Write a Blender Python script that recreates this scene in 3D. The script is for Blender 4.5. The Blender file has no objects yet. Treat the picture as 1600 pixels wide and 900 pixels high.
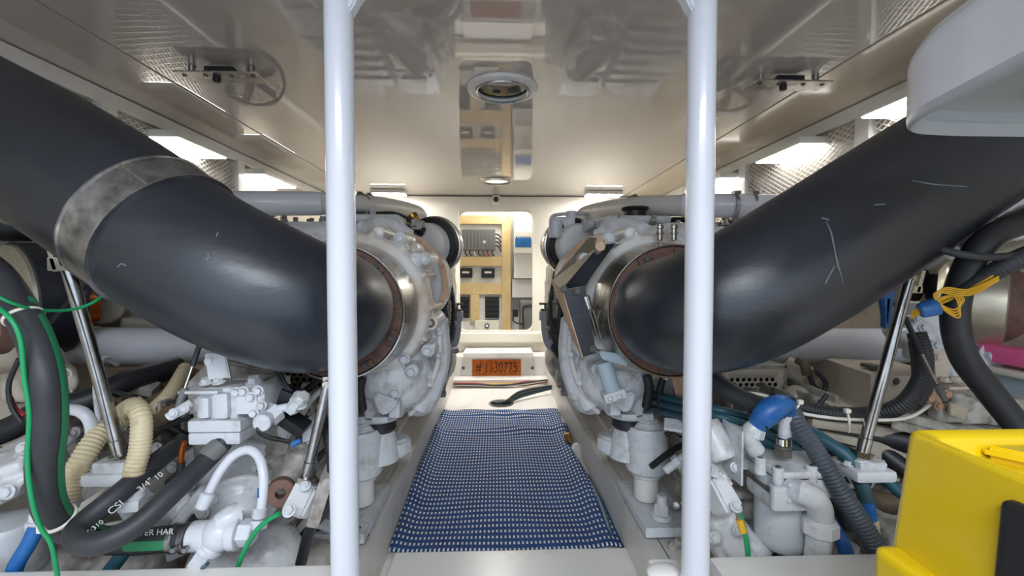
import bpy, bmesh, math, random
from mathutils import Vector, Matrix, Euler
V = Vector
PI = math.pi
random.seed(7)
SC = bpy.context.scene
COL = SC.collection

# ------------------------------------------------------------------ camera, world, exposure
F = 700.0                                  # focal length in pixels of a 1600 px wide frame
CAMZ = 1.08
cam_d = bpy.data.cameras.new('camera')
cam_d.sensor_width = 36.0
cam_d.lens = F * 36.0 / 1600.0
cam_d.clip_start = 0.02
cam = bpy.data.objects.new('camera', cam_d)
COL.objects.link(cam)
cam.rotation_euler = Euler((PI / 2 - math.atan(22 / F), 0, -math.atan(24 / F)), 'XYZ')
cam.location = (0, 0, CAMZ)
SC.camera = cam
RM = cam.rotation_euler.to_matrix()

world = bpy.data.worlds.new('world')
SC.world = world
world.use_nodes = True
bgn = world.node_tree.nodes['Background']
bgn.inputs[0].default_value = (0.74, 0.84, 1.0, 1)
bgn.inputs[1].default_value = 1.2
SC.view_settings.view_transform = 'Standard'
SC.view_settings.look = 'None'
SC.view_settings.gamma = 1.0
SC.view_settings.exposure = 0.5
SC.view_settings.use_curve_mapping = False
SC.cycles.use_denoising = True
SC.cycles.max_bounces = 8
SC.cycles.sample_clamp_indirect = 6.0

def area(name, loc, rot, sx, sy, watts, col):
    d = bpy.data.lights.new(name, 'AREA')
    d.shape = 'RECTANGLE'; d.size = sx; d.size_y = sy; d.energy = watts; d.color = col
    o = bpy.data.objects.new(name, d); COL.objects.link(o)
    o.location = loc; o.rotation_euler = rot
    return o
# unseen area light added above and behind the camera for the cool daylight
area('aft_daylight_fill', (0.0, -.95, 2.25), (math.radians(46), 0, 0), 1.7, .8, 52, (0.88, 0.93, 1.0))

def at(px, py, Y):
    d = RM @ V(((px - 800.0) / F, -(py - 450.0) / F, -1.0))
    t = Y / d.y
    return V((0, 0, CAMZ)) + d * t
def sz(px, Y):
    return px * Y / F

# ------------------------------------------------------------------ materials
def nt(name):
    m = bpy.data.materials.new(name); m.use_nodes = True
    t = m.node_tree
    return m, t, t.nodes['Principled BSDF']
def sset(b, **k):
    for a, v in k.items():
        b.inputs[a.replace('_', ' ')].default_value = v
def rgb(c):
    return (c[0], c[1], c[2], 1.0)
def srgb(r, g, b):
    f = lambda u: (u / 255.0 / 12.92) if u / 255.0 <= 0.04045 else ((u / 255.0 + 0.055) / 1.055) ** 2.4
    return (f(r), f(g), f(b))
def noise(t, scale, detail=4, rough=0.55, coords='Object', stretch=None):
    tc = t.nodes.new('ShaderNodeTexCoord')
    n = t.nodes.new('ShaderNodeTexNoise')
    n.inputs['Scale'].default_value = scale
    n.inputs['Detail'].default_value = detail
    n.inputs['Roughness'].default_value = rough
    if stretch:
        mp = t.nodes.new('ShaderNodeMapping'); mp.inputs['Scale'].default_value = stretch
        t.links.new(tc.outputs[coords], mp.inputs[0]); t.links.new(mp.outputs[0], n.inputs['Vector'])
    else:
        t.links.new(tc.outputs[coords], n.inputs['Vector'])
    return n.outputs['Fac']
def ramp(t, fac, stops):
    r = t.nodes.new('ShaderNodeValToRGB')
    e = r.color_ramp.elements
    e[0].position, e[0].color = stops[0][0], rgb(stops[0][1])
    e[1].position, e[1].color = stops[-1][0], rgb(stops[-1][1])
    for p, c in stops[1:-1]:
        k = e.new(p); k.color = rgb(c)
    t.links.new(fac, r.inputs[0])
    return r.outputs[0]
def bump(t, b, h, strength, dist=0.002):
    n = t.nodes.new('ShaderNodeBump'); n.inputs['Strength'].default_value = strength
    n.inputs['Distance'].default_value = dist
    t.links.new(h, n.inputs['Height']); t.links.new(n.outputs[0], b.inputs['Normal'])
def mixc(t, fac, a, b_):
    m = t.nodes.new('ShaderNodeMix'); m.data_type = 'RGBA'
    for s, v in ((0, fac), (6, a), (7, b_)):
        if hasattr(v, 'links') or hasattr(v, 'is_linked'):
            t.links.new(v, m.inputs[s])
        else:
            m.inputs[s].default_value = v if s == 0 else rgb(v)
    return m.outputs[2]

def plain(name, c, rough=0.5, metal=0.0, **k):
    m, t, b = nt(name); sset(b, Base_Color=rgb(c), Roughness=rough, Metallic=metal, **k)
    return m
def painted(name, c, dirt, lo=0.5, hi=0.75, scale=6, rough=0.35, bumps=0.15, **k):
    m, t, b = nt(name)
    f = noise(t, scale, 6, 0.65)
    t.links.new(ramp(t, f, [(lo, c), (hi, dirt)]), b.inputs['Base Color'])
    sset(b, Roughness=rough, **k)
    if bumps:
        bump(t, b, noise(t, 90, 3), bumps, 0.001)
    return m

M = {}
M['pole'] = painted('white_enamel', srgb(214, 217, 225), srgb(200, 203, 209), 0.62, 0.8, 9, 0.22, 0.0, Coat_Weight=0.3)
M['gel'] = painted('white_gelcoat', srgb(232, 230, 226), srgb(196, 190, 180), 0.55, 0.85, 3, 0.28, 0.05)
M['wall'] = painted('bulkhead_gelcoat', srgb(235, 230, 218), srgb(222, 214, 198), 0.5, 0.8, 2, 0.3, 0.02)
M['beige'] = painted('hull_liner_beige', srgb(192, 184, 168), srgb(170, 160, 142), 0.45, 0.8, 3, 0.35, 0.1)
M['rail'] = painted('bearer_paint', srgb(216, 213, 207), srgb(176, 160, 138), 0.55, 0.8, 5, 0.38, 0.15)
M['engine'] = painted('engine_white_paint', srgb(212, 214, 217), srgb(150, 142, 130), 0.52, 0.78, 16, 0.3, 0.3)
M['engine2'] = painted('engine_white_paint_grimy', srgb(176, 173, 166), srgb(92, 82, 70), 0.40, 0.75, 20, 0.42, 0.5)
M['clean'] = painted('clean_white_paint', srgb(206, 210, 214), srgb(152, 146, 134), 0.50, 0.80, 15, 0.3, 0.08)
M['pipe'] = painted('pipe_white_paint', srgb(214, 216, 222), srgb(188, 186, 182), 0.55, 0.8, 5, 0.25, 0.04)
M['bilge'] = painted('bilge_grime', srgb(96, 90, 82), srgb(44, 40, 36), 0.4, 0.65, 5, 0.6, 0.4)
M['hull'] = painted('hull_side_grime', srgb(198, 188, 170), srgb(120, 110, 96), 0.48, 0.75, 3, 0.5, 0.2)
M['black'] = plain('black_plastic', srgb(26, 27, 29), 0.45)
M['dark'] = plain('dark_rubber', srgb(30, 32, 35), 0.5)
M['greyplast'] = plain('grey_plastic', srgb(110, 112, 110), 0.5)
M['greypipe'] = plain('grey_pipe_paint', srgb(172, 178, 184), 0.35)
M['chrome'] = plain('chrome', (0.8, 0.8, 0.8), 0.12, 1.0)
M['brass'] = plain('brass', srgb(190, 150, 80), 0.3, 1.0)
M['seam'] = plain('dark_seam', srgb(90, 86, 80), 0.6)
M['cream'] = painted('cream_hose', srgb(214, 200, 165), srgb(150, 128, 92), 0.5, 0.75, 14, 0.5, 0.2)
M['brownhose'] = painted('brown_grimy_hose', srgb(120, 104, 80), srgb(62, 54, 44), 0.4, 0.7, 10, 0.6, 0.3)
M['greyhose'] = painted('grey_rubber_hose', srgb(54, 56, 60), srgb(40, 40, 43), 0.4, 0.7, 8, 0.5, 0.15)
M['blackhose'] = painted('black_rubber_hose', srgb(34, 36, 40), srgb(58, 58, 60), 0.55, 0.8, 10, 0.45, 0.2)
M['teal'] = painted('teal_hose', srgb(38, 84, 98), srgb(60, 84, 88), 0.45, 0.7, 8, 0.45, 0.1)
M['blue'] = painted('blue_paint', srgb(30, 96, 168), srgb(48, 118, 178), 0.4, 0.7, 12, 0.4, 0.1)
M['bluetape'] = painted('blue_tape', srgb(32, 92, 160), srgb(62, 118, 176), 0.4, 0.7, 22, 0.4, 0.3)
M['greenw'] = plain('green_wire', srgb(22, 150, 92), 0.35)
M['corr'] = painted('corrugated_grey_plastic', srgb(82, 90, 100), srgb(60, 64, 70), 0.4, 0.7, 9, 0.45, 0.1)
M['greens'] = painted('green_stripe', srgb(38, 128, 84), srgb(60, 108, 84), 0.5, 0.8, 20, 0.5, 0.0)
M['yelloww'] = plain('yellow_wire', srgb(222, 170, 40), 0.4)
M['redw'] = plain('red_wire', srgb(150, 40, 36), 0.45)
M['whitew'] = plain('white_tie', srgb(226, 222, 210), 0.4)
M['orange'] = plain('orange_wire', srgb(190, 110, 50), 0.5)
M['text'] = plain('white_print', srgb(205, 208, 205), 0.6)
M['blacktext'] = plain('black_print', srgb(30, 20, 16), 0.6)
M['wood'] = painted('varnished_beige_timber', srgb(214, 190, 140), srgb(196, 168, 116), 0.4, 0.7, 5, 0.35, 0.05)
M['pink'] = plain('pink_plastic', srgb(250, 110, 170), 0.4)
M['scuff'] = plain('pale_scuff', srgb(120, 126, 136), 0.6)
M['bluegrey'] = plain('pale_blue_plastic', srgb(168, 186, 196), 0.4)

def metal(name, c, c2, scale, rough, stretch=None, lo=0.35, hi=0.7):
    m, t, b = nt(name)
    f = noise(t, scale, 5, 0.6, 'Object', stretch)
    t.links.new(ramp(t, f, [(lo, c), (hi, c2)]), b.inputs['Base Color'])
    sset(b, Metallic=1.0)
    mr = t.nodes.new('ShaderNodeMapRange'); mr.inputs['To Min'].default_value = rough * 0.6; mr.inputs['To Max'].default_value = rough * 1.5
    t.links.new(f, mr.inputs['Value']); t.links.new(mr.outputs[0], b.inputs['Roughness'])
    bump(t, b, f, 0.15, 0.001)
    return m
M['steel'] = metal('brushed_steel', srgb(200, 198, 192), srgb(150, 146, 140), 12, 0.26)
M['band'] = metal('clamp_band_steel', srgb(196, 196, 196), srgb(96, 96, 98), 16, 0.34)
M['rod'] = metal('polished_rod', srgb(190, 190, 190), srgb(150, 148, 146), 20, 0.2)
M['shield'] = metal('heat_shield_steel', srgb(214, 208, 190), srgb(176, 168, 148), 6, 0.34)
M['shield'].node_tree.nodes['Principled BSDF'].inputs['Metallic'].default_value = .75
M['copper'] = metal('copper_plate', srgb(190, 106, 48), srgb(150, 78, 36), 22, 0.45)
m, t, b = nt('rusted_flange')
f = noise(t, 22, 6, 0.7)
t.links.new(ramp(t, f, [(0.35, srgb(96, 76, 68)), (0.55, srgb(122, 92, 80)), (0.75, srgb(70, 58, 55))]), b.inputs['Base Color'])
sset(b, Roughness=0.75, Metallic=0.2); bump(t, b, f, 0.6, 0.002); M['rust'] = m
m, t, b = nt('scorched_gasket')
f = noise(t, 10, 5, 0.6)
t.links.new(ramp(t, f, [(0.38, srgb(216, 184, 156)), (0.6, srgb(184, 144, 114)), (0.8, srgb(206, 198, 184))]), b.inputs['Base Color'])
sset(b, Roughness=0.6); M['tan'] = m
m, t, b = nt('heat_stained_paint')
f = noise(t, 7, 5, 0.6)
t.links.new(ramp(t, f, [(0.42, srgb(222, 221, 218)), (0.6, srgb(206, 196, 182)), (0.8, srgb(170, 140, 112))]), b.inputs['Base Color'])
sset(b, Roughness=0.32); bump(t, b, noise(t, 60, 4), 0.3, 0.002); M['turbo'] = m

# the big painted exhaust hose: dark slate rubber with a lacquered, slightly wrinkled skin
m, t, b = nt('exhaust_hose_slate')
f = noise(t, 2.2, 6, 0.65)
t.links.new(ramp(t, f, [(0.3, srgb(22, 27, 35)), (0.7, srgb(30, 37, 48))]), b.inputs['Base Color'])
f2 = noise(t, 9, 8, 0.72)
mr = t.nodes.new('ShaderNodeMapRange'); mr.inputs['From Min'].default_value = 0.3; mr.inputs['From Max'].default_value = 0.7
mr.inputs['To Min'].default_value = 0.30; mr.inputs['To Max'].default_value = 0.46
t.links.new(f2, mr.inputs['Value']); t.links.new(mr.outputs[0], b.inputs['Roughness'])
sset(b, Specular_IOR_Level=0.8)
bump(t, b, noise(t, 6, 5, 0.6, 'Object', (1, 1, 2.5)), 0.16, 0.012); M['exhaust'] = m

# polished ceiling lining: lacquer over warm grey-white
m, t, b = nt('ceiling_polished_lining')
f = noise(t, 1.3, 3)
t.links.new(ramp(t, f, [(0.3, srgb(198, 190, 182)), (0.7, srgb(202, 194, 186))]), b.inputs['Base Color'])
sset(b, Roughness=0.01, IOR=2.0); M['ceil'] = m
m, t, b = nt('ceiling_side_lining')
f = noise(t, 1.3, 3)
t.links.new(ramp(t, f, [(0.3, srgb(206, 194, 172)), (0.7, srgb(214, 202, 182))]), b.inputs['Base Color'])
sset(b, Roughness=0.12, IOR=1.6); M['ceil2'] = m  # beige reflection of the hull wall put into the right strip's colour

def emit(name, c, s):
    m, t, b = nt(name); sset(b, Base_Color=rgb(c), Emission_Color=rgb(c), Emission_Strength=s)
    return m
M['led'] = emit('led_diffuser', (1.0, 0.98, 0.95), 6.5)
M['led_far'] = emit('led_diffuser_bright', (1.0, 0.97, 0.92), 80.0)
M['led_soft'] = emit('dim_lamp_glass', (0.85, 0.95, 0.72), 1.1)
M['lens'] = plain('dark_lamp_glass', srgb(40, 44, 42), 0.08)
m, t, b = nt('clear_yellow'); sset(b, Base_Color=rgb(srgb(226, 192, 10)), Roughness=0.28, Coat_Weight=0.4, Subsurface_Weight=0.0)
M['yellow'] = m

# woven mat: navy ribs with rows of pale dashes
m, t, b = nt('woven_mat')
tc = t.nodes.new('ShaderNodeTexCoord'); sp = t.nodes.new('ShaderNodeSeparateXYZ')
t.links.new(tc.outputs['Object'], sp.inputs[0])
def math_(op, a, b2=None, clamp=False):
    n = t.nodes.new('ShaderNodeMath'); n.operation = op; n.use_clamp = clamp
    for i, v in enumerate((a, b2)):
        if v is None: continue
        if isinstance(v, (int, float)): n.inputs[i].default_value = v
        else: t.links.new(v, n.inputs[i])
    return n.outputs[0]
u = math_('FRACT', math_('MULTIPLY', sp.outputs[0], 1 / 0.0172))
v = math_('FRACT', math_('MULTIPLY', sp.outputs[1], 1 / 0.040))
uu = math_('LESS_THAN', math_('ABSOLUTE', math_('SUBTRACT', u, 0.5)), 0.19)
vv = math_('LESS_THAN', math_('ABSOLUTE', math_('SUBTRACT', v, 0.5)), 0.21)
mk = math_('MULTIPLY', uu, vv)
nf = noise(t, 5, 4)
base = ramp(t, nf, [(0.3, srgb(16, 54, 104)), (0.7, srgb(26, 72, 126))])
col = mixc(t, mk, base, srgb(226, 232, 234))
t.links.new(col, b.inputs['Base Color']); sset(b, Roughness=0.75)
bump(t, b, math_('SINE', math_('MULTIPLY', sp.outputs[1], 2 * PI / 0.040)), 0.5, 0.003)
M['mat'] = m

# ------------------------------------------------------------------ mesh builder
def smooth_path(pts, n):
    P = [V(p) for p in pts]
    if len(P) == 2:
        return [P[0].lerp(P[1], i / n) for i in range(n + 1)]
    out = []
    Q = [P[0] * 2 - P[1]] + P + [P[-1] * 2 - P[-2]]
    seg = len(P) - 1
    per = max(2, n // seg)
    for i in range(seg):
        a, b_, c, d = Q[i:i + 4]
        for k in range(per):
            s = k / per
            out.append(0.5 * ((2 * b_) + (c - a) * s + (2 * a - 5 * b_ + 4 * c - d) * s * s + (3 * b_ - a - 3 * c + d) * s ** 3))
    out.append(P[-1].copy())
    return out
def resample(path, step):
    L = [0.0]
    for a, b_ in zip(path, path[1:]): L.append(L[-1] + (b_ - a).length)
    n = max(2, int(L[-1] / step)); out = []; j = 0
    for i in range(n + 1):
        s = L[-1] * i / n
        while j < len(L) - 2 and L[j + 1] < s: j += 1
        k = (s - L[j]) / max(1e-9, L[j + 1] - L[j])
        out.append(path[j].lerp(path[j + 1], min(1, k)))
    return out, L[-1]
def frame_of(d):
    d = d.normalized()
    u = d.cross(V((0, 0, 1)))
    if u.length < 1e-3: u = d.cross(V((0, 1, 0)))
    u.normalize()
    return u, d.cross(u).normalized(), d

from mathutils.bvhtree import BVHTree
def scuffs(o, lines, r=.0016, name='scuff_mark'):
    me = o.data; tree = BVHTree.FromPolygons([v.co + o.location for v in me.vertices], [p.vertices[:] for p in me.polygons])
    for ln in lines:
        pts = []
        for px, py in ln:
            d = (at(px, py, 1.0) - V((0, 0, CAMZ))).normalized()
            hit = tree.ray_cast(V((0, 0, CAMZ)), d)
            if hit[0] is not None: pts.append(hit[0] + hit[1] * 0 - d * .0004)
        if len(pts) > 1: MB().tube(pts, [r * .4, r, r * .7, r, r * .4], 6, n=24).part(name, 'scuff', o, label='pale scuff on the rubber')
class MB:
    def __init__(s): s.bm = bmesh.new()
    def _add(s, verts, faces):
        vs = [s.bm.verts.new(v) for v in verts]
        for f in faces:
            try: s.bm.faces.new([vs[i] for i in f])
            except ValueError: pass
        return s
    def box(s, c, size, rot=None, bev=0.004, seg=2, R=None):
        b2 = bmesh.new(); bmesh.ops.create_cube(b2, size=1.0)
        bmesh.ops.scale(b2, vec=V(size), verts=b2.verts)
        bv = min(bev, min(size) * 0.45)
        if bv > 0: bmesh.ops.bevel(b2, geom=b2.edges[:], offset=bv, segments=seg, affect='EDGES', profile=0.6)
        mt = R.to_4x4() if R is not None else (Euler(rot).to_matrix().to_4x4() if rot else Matrix())
        mt = Matrix.Translation(V(c)) @ mt
        b2.transform(mt); s._merge(b2); return s
    def box2(s, a, b_, bev=0.004, seg=2):
        a, b_ = V(a), V(b_)
        return s.box((a + b_) / 2, [abs(b_[i] - a[i]) for i in range(3)], bev=bev, seg=seg)
    def _merge(s, b2):
        b2.verts.index_update()
        s._add([v.co.copy() for v in b2.verts], [[v.index for v in f.verts] for f in b2.faces]); b2.free()
    def lathe(s, prof, o, axis, seg=32, arc=None, start=0.0, ref=None):
        o = V(o); u, w, d = frame_of(V(axis))
        if ref is not None:
            u = (V(ref) - d * V(ref).dot(d)).normalized(); w = d.cross(u)
        full = arc is None; A = 2 * PI if full else arc
        n = seg if full else seg + 1
        verts = []; faces = []
        for r, z in prof:
            for k in range(n):
                a = start + A * k / seg
                verts.append(o + d * z + (u * math.cos(a) + w * math.sin(a)) * max(r, 1e-5))
        for i in range(len(prof) - 1):
            for k in range(seg):
                k2 = (k + 1) % n if full else k + 1
                faces.append([i * n + k, i * n + k2, (i + 1) * n + k2, (i + 1) * n + k])
        return s._add(verts, faces)
    def rod(s, p0, p1, r0, r1=None, seg=24, bev=None):
        p0, p1 = V(p0), V(p1); r1 = r0 if r1 is None else r1
        L = (p1 - p0).length; b_ = min(0.003, r0 * 0.2, L * 0.3) if bev is None else bev
        return s.lathe([(0, 0), (r0 - b_, 0), (r0, b_), (r1, L - b_), (r1 - b_, L), (0, L)], p0, p1 - p0, seg)
    def ring(s, c, axis, ri, ro, h, seg=48, bev=0.002):
        c = V(c); d = V(axis).normalized()
        return s.lathe([(ri, 0), (ro - bev, 0), (ro, bev), (ro, h - bev), (ro - bev, h), (ri, h), (ri, 0)], c, d, seg)
    def hexb(s, p, d, r, h, washer=True):
        p, d = V(p), V(d).normalized()
        if washer: s.rod(p, p + d * h * 0.3, r * 1.35, seg=16)
        return s.lathe([(0, 0), (r, 0), (r, h * 0.85), (r * 0.85, h), (0, h)], p, d, 6)
    def tube(s, pts, r, seg=16, step=None, n=80, ribs=None, caps=True):
        path = smooth_path(pts, n)
        r0 = r if isinstance(r, (int, float)) else r[0]
        step = step or max(0.004, r0 * 0.5)
        if ribs: step = ribs[0] / 4
        path, L = resample(path, step)
        N = len(path); verts = []; faces = []
        T = [(path[min(i + 1, N - 1)] - path[max(i - 1, 0)]).normalized() for i in range(N)]
        u, w, _ = frame_of(T[0])
        for i in range(N):
            if i:
                u = (u - T[i] * u.dot(T[i])).normalized(); w = T[i].cross(u)
            k = i / (N - 1)
            if isinstance(r, (int, float)): rr = r
            else:
                x = k * (len(r) - 1); j = min(int(x), len(r) - 2); rr = r[j] + (r[j + 1] - r[j]) * (x - j)
            if ribs: rr += ribs[1] * (0.5 + 0.5 * math.cos(2 * PI * (L * k) / ribs[0]))
            for a in range(seg):
                an = 2 * PI * a / seg
                verts.append(path[i] + (u * math.cos(an) + w * math.sin(an)) * rr)
        for i in range(N - 1):
            for a in range(seg):
                b_ = (a + 1) % seg
                faces.append([i * seg + a, i * seg + b_, (i + 1) * seg + b_, (i + 1) * seg + a])
        if caps:
            faces.append(list(range(seg))[::-1]); faces.append([(N - 1) * seg + a for a in range(seg)])
        return s._add(verts, faces)
    def sphere(s, c, r, sc=(1, 1, 1), seg=20, R=None):
        b2 = bmesh.new(); bmesh.ops.create_uvsphere(b2, u_segments=seg, v_segments=seg // 2, radius=r)
        mt = Matrix.Translation(V(c)) @ (R.to_4x4() if R is not None else Matrix()) @ Matrix.Diagonal((sc[0], sc[1], sc[2], 1))
        b2.transform(mt); s._merge(b2); return s
    def prism(s, poly, o, u, v, depth, bev=0.0):
        """poly (a,b) in plane (u,v) at o, extruded both ways by depth/2"""
        o, u, v = V(o), V(u).normalized(), V(v).normalized(); n = u.cross(v).normalized()
        b2 = bmesh.new()
        vs = [b2.verts.new(o + u * a + v * b_ - n * depth / 2) for a, b_ in poly]
        f = b2.faces.new(vs)
        r = bmesh.ops.extrude_face_region(b2, geom=[f])
        for e in r['geom']:
            if isinstance(e, bmesh.types.BMVert): e.co += n * depth
        if bev: bmesh.ops.bevel(b2, geom=b2.edges[:], offset=bev, segments=2, affect='EDGES')
        s._merge(b2); return s
    def world_prism(s, pts, push, bev=0.0):
        """polygon of world points extruded along the vector push"""
        b2 = bmesh.new()
        vs = [b2.verts.new(V(p)) for p in pts]; f = b2.faces.new(vs)
        r = bmesh.ops.extrude_face_region(b2, geom=[f])
        for e in r['geom']:
            if isinstance(e, bmesh.types.BMVert): e.co += V(push)
        if bev: bmesh.ops.bevel(b2, geom=b2.edges[:], offset=bev, segments=2, affect='EDGES')
        s._merge(b2); return s
    def mesh(s, name, mat, off, angle=38):
        bmesh.ops.translate(s.bm, vec=-off, verts=s.bm.verts)
        bmesh.ops.recalc_face_normals(s.bm, faces=s.bm.faces)
        me = bpy.data.meshes.new(name); s.bm.to_mesh(me); s.bm.free()
        me.polygons.foreach_set('use_smooth', [True] * len(me.polygons))
        me.set_sharp_from_angle(angle=math.radians(angle))
        me.materials.append(M[mat] if isinstance(mat, str) else mat)
        return me
    def part(s, name, mat, parent, remesh=0, smooth=6, angle=38, disp=0, label=None):
        root = parent
        while root.parent: root = root.parent
        me = s.mesh(name, mat, root.location, angle)
        o = bpy.data.objects.new(name, me); COL.objects.link(o); o.parent = parent
        if label: o['label'] = label
        cast(o, remesh, smooth, disp) if remesh else flat(o)
        return o
    def thing(s, name, mat, label, cat, group=None, kind=None, remesh=0, smooth=6, angle=38, disp=0):
        c = [v.co for v in s.bm.verts]
        lo = V([min(p[i] for p in c) for i in range(3)]); hi = V([max(p[i] for p in c) for i in range(3)])
        off = V(((lo.x + hi.x) / 2, (lo.y + hi.y) / 2, lo.z))
        o = bpy.data.objects.new(name, s.mesh(name, mat, off, angle)); COL.objects.link(o); o.location = off
        if label: o['label'] = label
        if cat: o['category'] = cat
        if group: o['group'] = group
        if kind: o['kind'] = kind
        cast(o, remesh, smooth, disp) if remesh else flat(o)
        return o
    def structure(s, name, mat, **k):
        return s.thing(name, mat, None, None, kind='structure', **k)
def flat(o):
    w = o.modifiers.new('level_normals', 'WEIGHTED_NORMAL'); w.keep_sharp = True; w.weight = 50
def cast(o, vox, it, disp=0):
    """fuse the primitives of a casting into one skin and soften it"""
    md = o.modifiers.new('fuse', 'REMESH'); md.mode = 'VOXEL'; md.voxel_size = vox; md.use_smooth_shade = True
    if it:
        sm = o.modifiers.new('soften', 'SMOOTH'); sm.factor = 0.5; sm.iterations = it
    if disp:
        tx = bpy.data.textures.get('cast_lumps') or bpy.data.textures.new('cast_lumps', 'CLOUDS')
        tx.noise_scale = 0.06
        dm = o.modifiers.new('lumps', 'DISPLACE'); dm.texture = tx; dm.strength = disp; dm.texture_coords = 'LOCAL'
def thing(name, label, cat, loc, group=None):
    o = bpy.data.objects.new(name, None); COL.objects.link(o); o.location = V(loc)
    o.empty_display_size = 0.05
    o['label'] = label; o['category'] = cat
    if group: o['group'] = group
    return o
def text(body, size, loc, xdir, updir, mat, name, parent, sx=1.0, ext=0.0004):
    cu = bpy.data.curves.new(name, 'FONT'); cu.body = body; cu.size = size; cu.extrude = ext
    cu.align_x = 'CENTER'; cu.align_y = 'CENTER'
    o = bpy.data.objects.new(name, cu); COL.objects.link(o)
    x = V(xdir).normalized(); z = x.cross(V(updir)).normalized(); y = z.cross(x)
    mt = Matrix((x * sx, y, z)).transposed().to_4x4()
    root = parent
    while root.parent: root = root.parent
    mt.translation = V(loc) - root.location
    me = bpy.data.meshes.new_from_object(o); bpy.data.objects.remove(o); bpy.data.curves.remove(cu)
    me.name = name; me.materials.clear(); me.materials.append(M[mat])
    o = bpy.data.objects.new(name, me); COL.objects.link(o)
    o.matrix_basis = mt; o.parent = parent
    return o
def bolt_parts(name, mat, parent, spec):
    for p, d, r, h in spec:
        b = MB(); b.hexb(p, d, r, h); b.part(name, mat, parent)
def copy_tree(o, parent=None):
    c = o.copy(); COL.objects.link(c); c.parent = parent
    for ch in [x for x in bpy.data.objects if x.parent == o]: copy_tree(ch, c)
    return c
# ------------------------------------------------------------------ the setting
YB = 4.73            # forward bulkhead
ZC = 1.90            # ceiling
XW = 1.76            # hull liner
YF = -1.3            # the room runs on behind the camera
YH = -.42            # aft edge of the ceiling, cut back to let the unseen daylight lamp in
MB().box2((-1.38, YH, ZC), (1.345, YB + .05, ZC + .06), bev=0.006).structure('ceiling', 'ceil')
MB().box2((-XW - .06, YH, ZC + .001), (-1.388, YB + .05, ZC + .06), bev=0.006).structure('ceiling_left_strip', 'ceil')
MB().box2((1.353, YH, ZC + .001), (XW + .06, YB + .05, ZC + .06), bev=0.006).structure('ceiling_right_strip', 'ceil2')
MB().box2((-1.40, YH, ZC + .03), (-1.37, YB, ZC + .058), bev=0).structure('trim_1', 'seam')
MB().box2((1.335, YH, ZC + .03), (1.365, YB, ZC + .058), bev=0).structure('trim_2', 'seam')
MB().box2((-XW - .06, YF, -.15), (-XW, YB, ZC), bev=0).structure('wall_left', 'beige')
MB().box2((XW, YF, -.15), (XW + .06, YB, ZC), bev=0).structure('wall_right', 'beige')
MB().box2((-XW, .2, ZC - .07), (-XW + .03, YB, ZC - .002), bev=.008).structure('trim_3', 'gel')
MB().box2((XW - .03, .2, ZC - .07), (XW, YB, ZC - .002), bev=.008).structure('trim_4', 'gel')
MB().box2((-XW - .05, YF, -.2), (XW + .05, YB + 1.2, -.12), bev=0).structure('floor', 'bilge')
# sloping hull lining low down, outboard of the engines
for s, nm in ((-1, 'wall_left_hull'), (1, 'wall_right_hull')):
    MB().world_prism([(s * XW, .3, .95), (s * (XW - .02), .3, .95), (s * 1.6, .3, -.1), (s * XW, .3, -.1)], (0, YB - .31, 0)).structure(nm, 'hull')

def rrect(cx, cz, w, h, r, n=6):
    out = []
    for qx, qz, a0 in ((1, 1, 0), (-1, 1, 90), (-1, -1, 180), (1, -1, 270)):
        for k in range(n + 1):
            a = math.radians(a0 + 90 * k / n)
            out.append((cx + qx * (w / 2 - r) + r * math.cos(a), cz + qz * (h / 2 - r) + r * math.sin(a)))
    return out
def holed_wall(name, mat, x0, x1, z0, z1, hole, y, th, kind='structure'):
    bm = bmesh.new()
    def loop(pts):
        vs = [bm.verts.new((a, y, c)) for a, c in pts]
        return [bm.edges.new((vs[i], vs[(i + 1) % len(vs)])) for i in range(len(vs))]
    ed = loop([(x0, z0), (x1, z0), (x1, z1), (x0, z1)]) + loop(hole)
    bmesh.ops.triangle_fill(bm, edges=ed, use_beauty=True)
    r = bmesh.ops.extrude_face_region(bm, geom=bm.faces[:])
    for e in r['geom']:
        if isinstance(e, bmesh.types.BMVert): e.co.y += th
    b = MB(); b.bm.free(); b.bm = bm
    return b.structure(name, mat)
d0 = at(718, 330, YB); d1 = at(832, 516, YB)
DCX, DCZ, DW, DH = (d0.x + d1.x) / 2, (d0.z + d1.z) / 2, d1.x - d0.x, d0.z - d1.z
holed_wall('wall_back', 'wall', -XW, XW, -.15, ZC, rrect(DCX, DCZ, DW, DH, .075), YB, .045)
# thin rolled edge round the opening
b = MB(); ring_pts = [V((x, YB - .002, z)) for x, z in rrect(DCX, DCZ, DW + .012, DH + .012, .08)]
b.tube(ring_pts + [ring_pts[0]], .006, 8, step=.02, n=200, caps=False); b.structure('trim_5', 'wall')
# seam between bulkhead and ceiling
MB().box2((-XW, YB - .012, ZC - .012), (XW, YB - .001, ZC - .002), bev=0).structure('trim_6', 'seam')
# bulkhead foot: rolled ledge and projecting step
MB().box2((-.46, YB - .07, .36), (.52, YB, .47), bev=.02, seg=3).structure('wall_back_ledge', 'wall')
zt = at(776, 551, 4.40).z
MB().box2((at(722, 0, 4.4).x, 4.40, zt - .055), (at(834, 0, 4.4).x, YB, zt), bev=.01, seg=3).structure('trim_7', 'gel')
MB().box2((-.46, 4.47, -.12), (.52, YB, zt - .05), bev=.006).structure('wall_back_step', 'gel')
MB().box2((-.46, 4.30, -.02), (.52, 4.47, .06), bev=.012).structure('trim_8', 'gel')
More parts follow.
